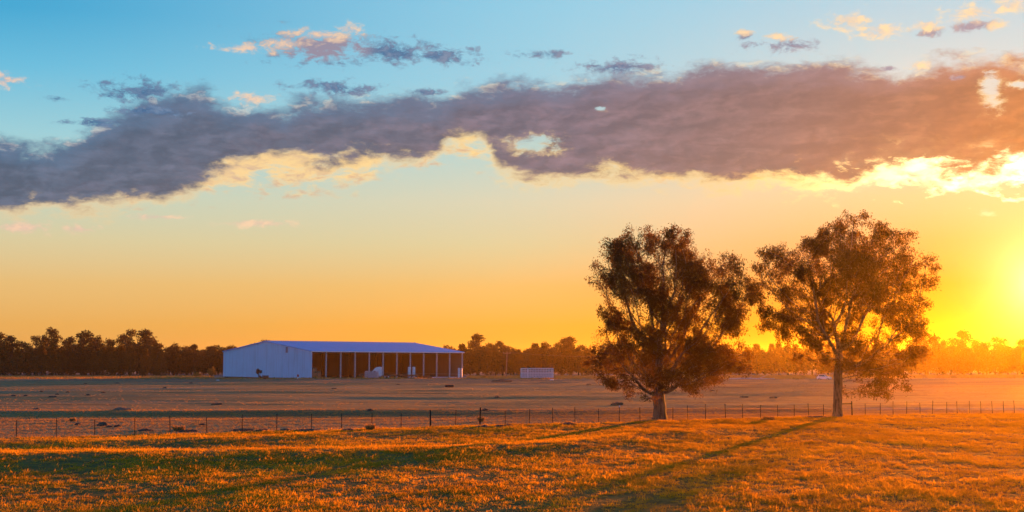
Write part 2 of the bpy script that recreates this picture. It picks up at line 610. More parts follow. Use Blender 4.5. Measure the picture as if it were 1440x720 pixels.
def build_ground():
    ys = np.concatenate([np.arange(-250, 30, 20), np.arange(30, 136, 0.45), np.arange(136, 260, 0.8), np.arange(260, 520, 2.0),
                         np.arange(520, 760, 6.0), np.arange(760, 1500, 40), np.linspace(1500, 2600, 8)])
    us = np.linspace(-1, 1, 281)
    us = np.sign(us) * np.abs(us) ** 1.35
    W = 90 + 1.0 * np.clip(ys, 0, None)
    Xg = us[None, :] * W[:, None]
    Yg = np.repeat(ys[:, None], len(us), 1)
    Zg = gz(Xg, Yg)
    fine = _r2.normal(0, 0.010, Zg.shape)
    Zg = Zg + fine
    V = np.stack([Xg, Yg, Zg], -1).reshape(-1, 3)
    nr, nc = Xg.shape
    idx = np.arange(nr * nc).reshape(nr, nc)
    Q = np.stack([idx[:-1, :-1], idx[:-1, 1:], idx[1:, 1:], idx[1:, :-1]], -1).reshape(-1, 4)
    m = bpy.data.materials.new('paddock_ground')
    m.use_nodes = True
    N = NT(m.node_tree)
    geo = N.node('ShaderNodeNewGeometry')
    P = S(N, geo.outputs['Position'])
    sp = N.node('ShaderNodeSeparateXYZ')
    N.link(P, sp.inputs[0])
    x, y = S(N, sp.outputs[0]), S(N, sp.outputs[1])
    wob = (N.noise(P, 0.06, 3, .5) - 0.5) * 10.0
    nb = N.noise(P, 0.9, 6, 0.65)
    nf = N.noise(P, 7.0, 5, 0.7)
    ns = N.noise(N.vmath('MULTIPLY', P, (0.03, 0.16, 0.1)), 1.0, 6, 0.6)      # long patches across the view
    near = N.mix(N.sstep(nb, .36, .66), (0.15, 0.09, 0.016, 1), (0.38, 0.19, 0.03, 1))
    near = N.mix(N.sstep(nf, .5, .72) * .6, near, (0.42, 0.22, 0.05, 1))
    straw = N.mix(N.sstep(nb, .35, .65), (0.58, 0.35, 0.13, 1), (0.40, 0.24, 0.09, 1))
    midc = N.mix(N.sstep(nb, .35, .65), (0.50, 0.26, 0.085, 1), (0.36, 0.18, 0.062, 1))
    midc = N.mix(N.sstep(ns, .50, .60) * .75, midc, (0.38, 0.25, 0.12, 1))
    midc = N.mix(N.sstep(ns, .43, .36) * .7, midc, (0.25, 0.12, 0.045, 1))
    farc = N.mix(N.sstep(ns, .42, .58), (0.34, 0.235, 0.10, 1), (0.22, 0.145, 0.085, 1))
    yardc = N.mix(N.sstep(nb, .4, .6), (0.34, 0.25, 0.19, 1), (0.22, 0.15, 0.11, 1))
    fl = y - (x * FENCE_K + FENCE_A) + wob * 0.06
    c = N.mix(N.sstep(fl, -0.7, 0.5), near, straw)
    yy = y + wob
    bank = N.sstep(y - x * 0.16, 113, 117)
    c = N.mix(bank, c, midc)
    c = N.mix(N.sstep(yy - x * .1, 128, 131) * N.sstep(yy - x * .1, 134, 131.5), c, (0.36, 0.24, 0.16, 1))
    c = N.mix(N.sstep(yy + x * 0.25, 325, 345), c, farc)
    c = N.mix(N.sstep(yy, 440, 462), c, yardc)
    track = N.sstep(N.math('ABSOLUTE', y - (265.0 + (x + 60.0) * 0.42)), 5.0, 1.5) * N.sstep(x, -95, -60) * N.sstep(x, 20, -5)
    c = N.mix(track * .7, c, (0.42, 0.28, 0.15, 1))
    hgt = nb * 0.6 + nf * 0.4
    p = principled(N, c, 0.95, 0.1, 0, hgt, 0.9, 0.12)
    finish(N, p)
    me = np_mesh('ground', V, Q, m, smooth=True)
    o = mesh_obj('ground', me)
    tag(o, kind='structure')
    return o


build_ground()


# ------------------------------------------------------------------ leaves and trees
def leaf_quads(centers, length, width, droop=0.0, rg=rng):
    """small lens-like leaf quads: returns verts, quads"""
    n = len(centers)
    d = rg.normal(size=(n, 3))
    d[:, 2] -= droop * 2.0
    d /= np.linalg.norm(d, axis=1)[:, None]
    a = rg.normal(size=(n, 3))
    s = np.cross(d, a)
    s /= np.linalg.norm(s, axis=1)[:, None] + 1e-9
    L = (length[0] + (length[1] - length[0]) * rg.random(n))[:, None]
    Wd = (width[0] + (width[1] - width[0]) * rg.random(n))[:, None]
    c = centers
    v0 = c
    v1 = c + d * L * 0.45 + s * Wd * 0.5
    v2 = c + d * L
    v3 = c + d * L * 0.45 - s * Wd * 0.5
    V = np.stack([v0, v1, v2, v3], 1).reshape(-1, 3)
    Q = np.arange(4 * n).reshape(n, 4)
    return V, Q


def grow(root, attractors, step=0.32, influence=6.0, kill=0.55, first=None, iters=220):
    nodes = [np.array(root, float)]
    par = [-1]
    if first is not None:
        for p in first:
            par.append(len(nodes) - 1)
            nodes.append(np.array(p, float))
    A = attractors.copy()
    nd = np.full(len(A), 1e9)
    ni = np.zeros(len(A), int)
    upto = 0
    kidn, kpos = {}, {}
    for it in range(iters):
        for k in range(upto, len(nodes)):
            dd = np.linalg.norm(A - nodes[k], axis=1)
            b = dd < nd
            nd[b] = dd[b]
            ni[b] = k
        upto = len(nodes)
        alive = nd > kill
        A, nd, ni = A[alive], nd[alive], ni[alive]
        if len(A) == 0:
            break
        inf = nd < influence
        if not inf.any():
            inf = nd <= nd.min() + 1e-6
        new = {}
        for a, k in zip(A[inf], ni[inf]):
            v = a - nodes[k]
            v /= np.linalg.norm(v) + 1e-9
            new.setdefault(k, []).append(v)
        grown = 0
        for k, vs in new.items():
            v = np.sum(vs, 0)
            v = v / (np.linalg.norm(v) + 1e-9)
            if kidn.get(k, 0) >= 6 or (k in kpos and any(np.dot(v, q_) > .985 for q_ in kpos[k])):
                continue
            if par[k] >= 0:
                prev = nodes[k] - nodes[par[k]]
                prev /= np.linalg.norm(prev) + 1e-9
                v = v + prev * 0.55
            v = v + rng.normal(0, .16, 3)
            v /= np.linalg.norm(v) + 1e-9
            if k in kpos and any(np.dot(v, q_) > .97 for q_ in kpos[k]):
                continue
            kpos.setdefault(k, []).append(v)
            kidn[k] = kidn.get(k, 0) + 1
            p = nodes[k] + v * step
            nodes.append(p)
            par.append(k)
            grown += 1
        if grown == 0:
            break
    return np.array(nodes), np.array(par)


def skeleton_mesh(nodes, par, r_tip, expo, r_root):
    n = len(nodes)
    kids = [[] for _ in range(n)]
    for i, p in enumerate(par):
        if p >= 0: kids[p].append(i)
    rad = np.zeros(n)
    for i in range(n - 1, -1, -1):
        if not kids[i]:
            rad[i] = r_tip ** expo
        else:
            rad[i] = sum(rad[k] for k in kids[i])
    expo = max(1.75, math.log(rad[0] / r_tip ** expo) / math.log(r_root / r_tip))
    tips_ = rad / r_tip ** 2.35
    rad = r_tip * tips_ ** (1 / expo)
    rad = rad * 1.0
    sc_ = r_root / rad[0]
    rad = np.maximum(rad * sc_, r_tip * 0.8)
    V, Q, own = [], [], []
    ring = {}

    def add_ring(i, r, d, m):
        d = d / (np.linalg.norm(d) + 1e-9)
        up = np.array([0, 0, 1.]) if abs(d[2]) < .9 else np.array([1., 0, 0])
        a = np.cross(d, up)
        a /= np.linalg.norm(a)
        c = np.cross(d, a)
        b = len(V)
        for k in range(m):
            th = 2 * pi * k / m
            V.append(nodes[i] + (a * cos(th) + c * sin(th)) * r)
        return b
    for i in range(1, n):
        p = par[i]
        m = 8 if rad[i] > .12 else (5 if rad[i] > .04 else 3)
        d = nodes[i] - nodes[p]
        key = None
        main = max(kids[p], key=lambda k: rad[k]) == i
        if main and (p, m) in ring:
            b0 = ring[(p, m)]
        else:
            b0 = add_ring(p, min(rad[p], rad[i] * 1.35) if not main else rad[p], d, m)
        dn = d
        if kids[i]:
            kk = max(kids[i], key=lambda k: rad[k])
            dn = d + (nodes[kk] - nodes[i])
        b1 = add_ring(i, rad[i], dn, m)
        ring[(i, m)] = b1
        for k in range(m):
            k2 = (k + 1) % m
            Q.append((b0 + k, b0 + k2, b1 + k2, b1 + k))
            own.append(i)
    return np.array(V), np.array(Q), rad, kids, np.array(own)


def big_tree(base, D, lobes, first, label, n_att, n_leaf, r_root, seed, cr):
    rg = np.random.default_rng(seed)
    c0 = at((min(l[0] for l in lobes) + max(l[0] for l in lobes)) / 2, 400, D)
    att = []
    leafc = []
    half = (max(l[0] for l in lobes) - min(l[0] for l in lobes)) / 2 * D / F
    tot = sum(l[2] ** 2.2 for l in lobes)
    for (px, py, r) in lobes:
        c = at(px, py, D)
        R = r * D / F
        t = min(0.95, abs(c.x - c0.x) / (half + 1e-6))
        room = half * cr * sqrt(1 - t * t)
        k = max(12, int(n_att * r ** 2.2 / tot))
        # two or three sub-lobes at different depths
        subs = 3 if r > 26 else 2
        for s in range(subs):
            off = rg.uniform(-room, room) if subs > 1 else 0
            cc = np.array([c.x + rg.normal(0, R * .22), c.y + off, c.z + rg.normal(0, R * .18)])
            q = rg.normal(size=(k // subs, 3))
            q /= np.linalg.norm(q, axis=1)[:, None]
            q *= (rg.random(k // subs) ** 0.42)[:, None] * R * 0.93
            q[:, 2] *= 0.86
            att.append(cc + q)
    att = np.concatenate(att)
    zg = float(gz(base.x, base.y))
    att = att[att[:, 2] > zg + 1.7]
    root = np.array([base.x, base.y, zg - 0.25])
    fp = []
    for (px, py, dy) in first:
        p = at(px, py, D + dy)
        fp.append(np.array(p))
    # fine steps along the given trunk
    path = [root]
    for p in fp:
        a = path[-1]
        L = np.linalg.norm(p - a)
        k = max(1, int(L / .35))
        for j in range(1, k + 1):
            path.append(a + (p - a) * j / k + (rg.normal(0, .02, 3) if j < k else 0))
    nodes, par = grow(root, att, step=0.24, influence=5.0, kill=0.36, first=path[1:])
    V, Q, rad, kids, own = skeleton_mesh(nodes, par, 0.011, 2.35, r_root)
    # swell at the foot
    t = empty('gum_tree', (base.x, base.y, zg))
    tag(t, label, 'tree')
    off = np.array([base.x, base.y, zg])
    # split wood: thick = trunk, thin = branches
    Vw = V - off
    fl = np.exp(-np.clip(Vw[:, 2] + .1, 0, None) / .35)
    Vw[:, 0] *= 1 + .45 * fl
    Vw[:, 1] *= 1 + .45 * fl
    thick = rad[own] > 0.13
    for nm, sel in (('trunk', thick), ('branches', ~thick)):
        q = Q[sel]
        used, inv = np.unique(q.ravel(), return_inverse=True)
        o = mesh_obj(nm, np_mesh(nm, Vw[used], inv.reshape(-1, 4), M['bark'], smooth=True), t)
        if nm == 'branches': tag(o, kind='stuff')
    # leaves round the thin nodes
    tips = np.where(rad < 0.036)[0]
    wgt = np.array([3.0 if not kids[i] else 1.0 for i in tips])
    # clumpiness
    ph = rg.uniform(0, 6.28, 6)
    P = nodes[tips]
    cl = (np.sin(P[:, 0] * 2.1 + ph[0]) + np.sin(P[:, 1] * 1.9 + ph[1]) + np.sin(P[:, 2] * 1.1 + P[:, 0] * 1.3 + ph[2]) + np.sin(P[:, 0] * 4.3 + P[:, 2] * 3.7 + ph[3])) / 4
    wgt = wgt * np.clip(0.75 + cl * 1.35, 0.06, 2.2)
    ch = rg.choice(len(tips), n_leaf, p=wgt / wgt.sum())
    cen = P[ch] + rg.normal(0, 0.17, (n_leaf, 3)) - np.array([0, 0, .06])
    LV, LQ = leaf_quads(cen - off, (.13, .26), (.045, .085), 0.55, rg)
    o = mesh_obj('crown', np_mesh('crown', LV, LQ, M['leaf_gum']), t)
    tag(o, kind='stuff')
    return t


L1 = [(898, 343, 30), (935, 340, 26), (868, 352, 22), (962, 358, 30), (992, 368, 26), (1018, 382, 26), (1036, 398, 17), (882, 378, 30), (848, 382, 15), (858, 392, 18),
      (915, 385, 40), (955, 398, 36), (995, 408, 32), (1028, 425, 22), (888, 415, 28), (928, 432, 34), (852, 436, 13), (866, 450, 17), (884, 452, 20), (970, 442, 30),
      (1006, 452, 30), (1032, 462, 18), (848, 486, 17), (870, 490, 26), (905, 480, 34), (945, 488, 36), (985, 492, 34), (1020, 500, 26), (1042, 486, 14),
      (850, 520, 16), (880, 524, 24), (915, 522, 30), (955, 525, 30), (990, 526, 24), (1015, 522, 18), (862, 541, 11), (888, 545, 13), (905, 548, 14), (975, 548, 12), (838, 505, 14), (1042, 440, 16), (1046, 500, 13), (1040, 515, 14), (842, 470, 10), (1030, 408, 18), (840, 372, 10)]
L2 = [(1172, 322, 20), (1196, 318, 15), (1162, 342, 22), (1190, 345, 30), (1216, 334, 14), (1240, 340, 22), (1262, 338, 16), (1278, 356, 17), (1292, 372, 16), (1304, 374, 14), (1300, 394, 14),
      (1215, 365, 30), (1250, 370, 28), (1274, 392, 22), (1182, 378, 32), (1150, 376, 24), (1124, 358, 20), (1100, 352, 18), (1080, 358, 15), (1070, 372, 12), (1096, 376, 20), (1122, 386, 24),
      (1076, 398, 17), (1062, 418, 15), (1092, 412, 18), (1130, 414, 24), (1160, 412, 28), (1198, 410, 32), (1234, 408, 30), (1260, 422, 20), (1070, 438, 13), (1100, 440, 15), (1140, 444, 20),
      (1176, 446, 24), (1212, 446, 26), (1246, 444, 22), (1276, 440, 15), (1298, 448, 14), (1272, 462, 16), (1116, 472, 15), (1150, 478, 20), (1190, 482, 24), (1230, 480, 24), (1262, 486, 18),
      (1296, 472, 13), (1170, 510, 14), (1226, 512, 20), (1250, 520, 15), (1206, 520, 16), (1270, 500, 18), (1286, 462, 16), (1080, 455, 14), (1066, 402, 16), (1110, 455, 16), (1258, 535, 14), (1236, 552, 11), (1130, 480, 16), (1250, 542, 10), (1262, 556, 6), (1228, 540, 10), (1140, 505, 12), (1280, 500, 12), (1244, 566, 5)]

b1 = at(927, 591, 112.0)
big_tree(b1, 112.0, L1, [(928, 572, 0), (926, 558, 0)], 'dense spreading gum tree behind the wire fence, left of the two big trees', 7500, 112000, 0.48, 5, 0.85)
b2 = at(1178, 588, 116.0)
big_tree(b2, 116.0, L2, [(1178, 565, 0), (1179, 540, .2), (1179, 515, .1)], 'open crowned gum tree by the fence, right of the two big trees, nearest the sun', 7500, 110000, 0.37, 11, 0.8)


# far trees -------------------------------------------------------
def tree_meshes(kind, seed):
    """unit trees about 10 m tall: (trunk mesh, crown mesh)"""
    rg = np.random.default_rng(seed)
    mb = MB()
    if kind == 'cypress':
        H = 10.0
        n = 1700
        z = rg.random(n) ** 0.8
        wdt = 2.3 * np.sin(np.clip(z * 1.02 + .10, 0, 1) * pi * .92) ** 0.62 * (1 - .35 * z)
        th = rg.random(n) * 2 * pi
        lump = 1 + .22 * np.sin(th * 3 + seed) * np.sin(z * 9 + seed) + .12 * rg.normal(size=n)
        r = wdt * lump * rg.random(n) ** .35
        cen = np.stack([r * np.cos(th), r * np.sin(th), .35 + z * (H - .55)], 1)
        V, Q = leaf_quads(cen, (.35, .7), (.18, .34), -0.5, rg)
        mb.tube([(0, 0, -.5), (.05, 0, 1.5), (0, .04, 6)], [.2, .16, .05], 6)
        for k in range(3):
            a = rg.uniform(0, 6.28)
            mb.tube([(0, 0, .8), (.5 * cos(a), .5 * sin(a), 2.6)], [.07, .04], 5)
        mt = M['leaf_cyp']
    elif kind == 'cone':
        H = 10.0
        n = 1700
        z = rg.random(n) ** 1.1
        th = rg.random(n) * 2 * pi
        r = 3.4 * (1 - z) ** .62 * np.clip(z * 9 + .5, 0, 1) * (1 + .1 * rg.normal(size=n)) * rg.random(n) ** .3
        cen = np.stack([r * np.cos(th), r * np.sin(th), .5 + z * 9.3], 1)
        V, Q = leaf_quads(cen, (.35, .7), (.18, .34), -0.4, rg)
        mb.tube([(0, 0, -.5), (.05, 0, 1.5), (0, .04, 7)], [.22, .16, .05], 6)
        mt = M['leaf_cyp']
    else:
        Vs, Qs, b = [], [], 0
        nl = int(rg.integers(18, 27))
        lean = rg.normal(0, .3, 2)
        mb.tube([(0, 0, -.5), (lean[0] * .4, lean[1] * .4, 2.5), (lean[0], lean[1], 5.0)], [.30, .24, .15], 6)
        for k in range(nl):
            a = k / nl * 2 * pi + rg.uniform(-.5, .5)
            rr = rg.uniform(.3, 2.9) if k else 0.3
            zz = (2.2 + 7.0 * ((k * .618) % 1.0)) - rr * .35 if k else 9.0
            R = rg.uniform(.75, 1.35)
            c = np.array([lean[0] + rr * cos(a), lean[1] + rr * sin(a), zz])
            mb.tube([(lean[0] * .6, lean[1] * .6, 3.4 + rg.uniform(-.6, 1)), tuple(c * [.6, .6, .75] + [0, 0, .4]), tuple(c)], [.12, .07, .025], 5)
            m_ = int(170 * R)
            q = rg.normal(size=(m_, 3))
            q /= np.linalg.norm(q, axis=1)[:, None]
            q *= (rg.random(m_) ** .45)[:, None] * R
            q[:, 2] *= .75
            V, Q = leaf_quads(c + q, (.3, .62), (.12, .26), .3, rg)
            Vs.append(V)
            Qs.append(Q + b)
            b += len(V)
        V, Q = np.concatenate(Vs), np.concatenate(Qs)
        mt = M['leaf_far']
    return mb.mesh('trunk', M['bark_dark'], True), np_mesh('crown', V, Q, mt)


VAR = {'cypress': [tree_meshes('cypress', s) for s in range(4)], 'gum': [tree_meshes('gum', 20 + s) for s in range(7)], 'cone': [tree_meshes('cone', 40)]}


def far_tree(kind, px, ytop, D, label, group=None, wide=1.0, var=None, name=None, cat='tree'):
    x = (px - 720) / F * D
    z = float(gz(x, D))
    topz = at(px, ytop, D).z
    H = max(3.0, topz - z)
    s = H / (10.0 if kind != 'gum' else 9.9)
    tm, cm = (VAR[kind][var] if var is not None else random.choice(VAR[kind]))
    t = empty(name or {'cypress': 'cypress_pine', 'cone': 'cypress_pine', 'gum': 'gum_tree'}[kind], (x, D, z), random.uniform(0, 6.28))
    t.scale = (s * wide, s * wide, s)
    mesh_obj('trunk', tm, t)
    mesh_obj('crown', cm, t)
    tag(t, label, cat, group)
    return t


WOOD_L = 'trees of the wood left of the shed'
WOOD_R = 'trees of the wood right of the shed'
# front row, left
ORD = ['first', 'second', 'third', 'fourth', 'fifth', 'sixth', 'seventh', 'eighth', 'ninth', 'tenth', 'eleventh', 'twelfth', 'thirteenth', 'fourteenth', 'fifteenth']
for i, (px, yt, w) in enumerate([(-12, 488, 1.1), (8, 486, 1.15), (26, 489, 1.05), (43, 487, 1.1), (60, 485, 1.1), (76, 484, 1.1), (90, 492, .95), (103, 496, 1.1), (120, 495, 1.05), (133, 494, .9),
                                 (146, 489, 1.1), (160, 488, 1.0), (172, 487, 1.1), (185, 487, 1.1), (206, 490, .95)]):
    far_tree('cypress', px, yt, 640 - (i % 3) * 5, ORD[i] + ' rounded cypress from the left edge, front row', WOOD_L + ', front row', w)
far_tree('cone', 228, 497, 622, 'cone shaped cypress pine standing apart in front of the wood, left of the shed')
far_tree('cypress', 217, 492, 665, 'paler rounded cypress just behind the cone shaped tree', None, 1.0)
for i, (px, yt) in enumerate([(247, 491), (256, 494), (266, 492), (277, 493), (288, 492), (299, 495), (308, 494), (316, 496)]):
    far_tree('cypress', px, yt, 705 + (i % 3) * 7, ORD[i] + ' cypress right of the cone shaped tree, before the shed', 'cypresses between the cone shaped tree and the shed', 1.0)
# gums showing over the left row
SPEC_L = [(2, 466, 'ragged gum rising over the wood at the left edge'), (22, 470, 'flat topped gum second from the left edge, over the cypresses'),
          (52, 470, 'gum with a dark dense top left of the tallest tuft'), (76, 459, 'tall gum with a round tuft on top over the left wood'),
          (100, 472, 'gum right of the tall round topped one'), (117, 463, 'broad domed gum over the middle of the left wood'), (138, 470, 'sloping gum crown right of the broad dome'),
          (158, 477, 'low ragged gum between the dome and the tallest gum'), (184, 461, 'tallest gum of the left wood with split crown'), (203, 462, 'gum leaning right beside the tallest gum of the left wood'),
          (222, 478, 'low gum over the cone shaped cypress'), (245, 482, 'pointed small gum left of the shed, over the cypresses'), (276, 483, 'thin spiky gum left of the shed'), (300, 486, 'small gum just left of the shed roof'),
          (371, 476, 'gum crown peeping over the shed ridge')]
for px, yt, lb in SPEC_L:
    far_tree('gum', px, yt, 690 + random.uniform(-15, 20), lb, WOOD_L, random.uniform(.95, 1.25))
# right of the shed
SPEC_R = [(632, 484, 'small thin gum at the right end of the shed roof'), (651, 488, 'low gum just right of the shed'), (672, 468, 'tallest gum right of the shed, with a round crown'), (690, 484, 'gum right of the tall round crowned one'),
          (707, 478, 'narrow gum behind the power pole'), (722, 488, 'broad low gum just right of the power pole'), (746, 489, 'rounded low gum above the stock crate'), (768, 480, 'domed gum right of the stock crate'),
          (790, 473, 'gum with two open tufts, left of the big trees'), (803, 472, 'gum with a clear gap in its crown, left of the big trees'), (818, 484, 'low gum nearly touching the big left tree'),
          (1352, 463, 'round topped gum over the right wood beyond the open tree'), (1300, 464, 'open gum behind the right foot of the large crown'), (1326, 476, 'low gum left of the round topped gum at the right'),
          (1405, 472, 'flat gum near the right edge'), (1434, 476, 'gum at the right edge'), (1380, 480, 'low gum left of the flat one at the right')]
for px, yt, lb in SPEC_R:
    far_tree('gum', px, yt, 700 + random.uniform(-10, 25), lb, WOOD_R, random.uniform(.95, 1.25))
# plain members of the wood
k = 0
px = 640
while px < 1460:
    if px < 650: D = 640
    else: D = 655 + (k % 4) * 9
    far_tree('cypress' if k % 3 else 'gum', px, 490 + random.uniform(-8, 4), D, 'middling dark tree in the unbroken wood right of the shed', WOOD_R + ', plain ones', random.uniform(1.0, 1.35))
    px += random.uniform(8.5, 13)
    k += 1
for px in range(-25, 330, 11):
    far_tree('gum', px + random.uniform(-3, 3), 487 + random.uniform(-3, 4), 720 + random.uniform(-15, 20), 'middling gum in the back of the wood left of the shed', WOOD_L + ', back rows', random.uniform(1.1, 1.4))


def wood_mass():
    """the depth of the wood behind its front rows, which nobody could count"""
    rg = np.random.default_rng(77)
    Vs, Qs, b = [], [], 0
    for i in range(330):
        D = rg.uniform(745, 860)
        px = -620 + i / 330 * 2680 + rg.uniform(-8, 8)
        x = (px - 720) / F * D
        z = float(gz(x, D))
        H = rg.uniform(11.5, 15.0)
        n = 420
        q = rg.normal(size=(n, 3))
        q /= np.linalg.norm(q, axis=1)[:, None]
        q *= (rg.random(n) ** .4)[:, None] * np.array([5.0, 4.0, H * .52])
        q[:, 2] = q[:, 2] + H * .5
        V, Q = leaf_quads(q + [x, D, z], (.8, 1.6), (.5, .9), 0, rg)
        Vs.append(V)
        Qs.append(Q + b)
        b += len(V)
    o = mesh_obj('woodland', np_mesh('woodland', np.concatenate(Vs), np.concatenate(Qs), M['leaf_far']))
    tag(o, 'dark far wood filling the horizon behind the single trees', 'woodland', kind='stuff')


wood_mass()


# ------------------------------------------------------------------ the shed
def mat_sheet(name, c, rough=.45, metal=.0, dirt=.45, spec=.5):
    m = bpy.data.materials.new(name)
    m.use_nodes = True
    N = NT(m.node_tree)
    tc = N.node('ShaderNodeTexCoord')
    P = S(N, tc.outputs['Object'])
    n = N.noise(N.vmath('MULTIPLY', P, (.9, .9, .05)), 1.2, 6, .65)
    n2 = N.noise(P, .25, 3, .5)
    col = N.mix(N.sstep(n, .45, .75) * dirt, (*c, 1), (c[0] * .55, c[1] * .5, c[2] * .48, 1))
    col = N.mix(N.sstep(n2, .4, .7) * dirt * .6, col, (c[0] * .8, c[1] * .8, c[2] * .78, 1))
    finish(N, principled(N, col, rough, spec, metal))
    return m


M['wall_sheet'] = mat_sheet('painted_wall_sheeting', (.34, .70, .90))
M['roof_sheet'] = mat_sheet('blue_grey_roof_sheeting', (.03, .44, .84), .5, .0)
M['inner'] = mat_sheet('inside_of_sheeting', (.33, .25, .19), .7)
M['steel'] = mat_plain('galvanised_steel', (.52, .50, .54), (.38, .36, .38), 3, .5, .2)
M['darkwood'] = mat_plain('rusty_brown_steel', (.16, .08, .05), (.09, .05, .035), 3, .8)
M['white'] = mat_plain('white_paint', (.86, .85, .88), (.74, .73, .76), 2, .4, spec=.5)
M['rubber'] = mat_plain('tyre_rubber', (.03, .03, .03), (.045, .04, .035), 6, .85)
M['glass'] = mat_plain('dark_glass', (.02, .025, .03), (.03, .03, .035), 1, .08, spec=.6, bstr=0)
M['red'] = mat_plain('faded_red_paint', (.45, .04, .03), (.3, .05, .04), 3, .5)
M['post'] = mat_plain('dark_picket_steel', (.03, .02, .015), (.02, .015, .012), 8, .9, .0, spec=.1)
M['wire'] = mat_plain('fence_wire', (.16, .11, .09), (.1, .08, .07), 8, .6, .4)
M['pole'] = mat_plain('weathered_pole_timber', (.30, .22, .17), (.2, .14, .11), 2, .9)
M['yardtimber'] = mat_plain('weathered_crates', (.34, .20, .11), (.2, .12, .07), 2, .9)

EAVE, APEX, SL, SW, BAYS = 9.25, 12.75, 64.0, 60.0, 11


def rib_wall(along0, along1, height_fn, thick, axis, step=0.9):
    """sheet with raised trapezoid ribs; axis 'y' runs along y at x=0 facing -x"""
    mb = MB()
    k = along0
    while k < along1 - 1e-6:
        k2 = min(k + step, along1)
        segs = [(k, 0), (k + .56 * (k2 - k), 0), (k + .66 * (k2 - k), -.07), (k + .90 * (k2 - k), -.07), (k2, 0)]
        for (a, o1), (b, o2) in zip(segs[:-1], segs[1:]):
            h1, h2 = height_fn(a), height_fn(b)
            if axis == 'y':
                P = [(o1, a, 0), (o2, b, 0), (o2, b, h2), (o1, a, h1), (thick, a, 0), (thick, b, 0), (thick, b, h2), (thick, a, h1)]
            else:
                P = [(a, o1, 0), (b, o2, 0), (b, o2, h2), (a, o1, h1), (a, thick, 0), (b, thick, 0), (b, thick, h2), (a, thick, h1)]
            mb.add(P, [(0, 1, 2, 3), (5, 4, 7, 6), (3, 2, 6, 7)])
        k = k2
    return mb


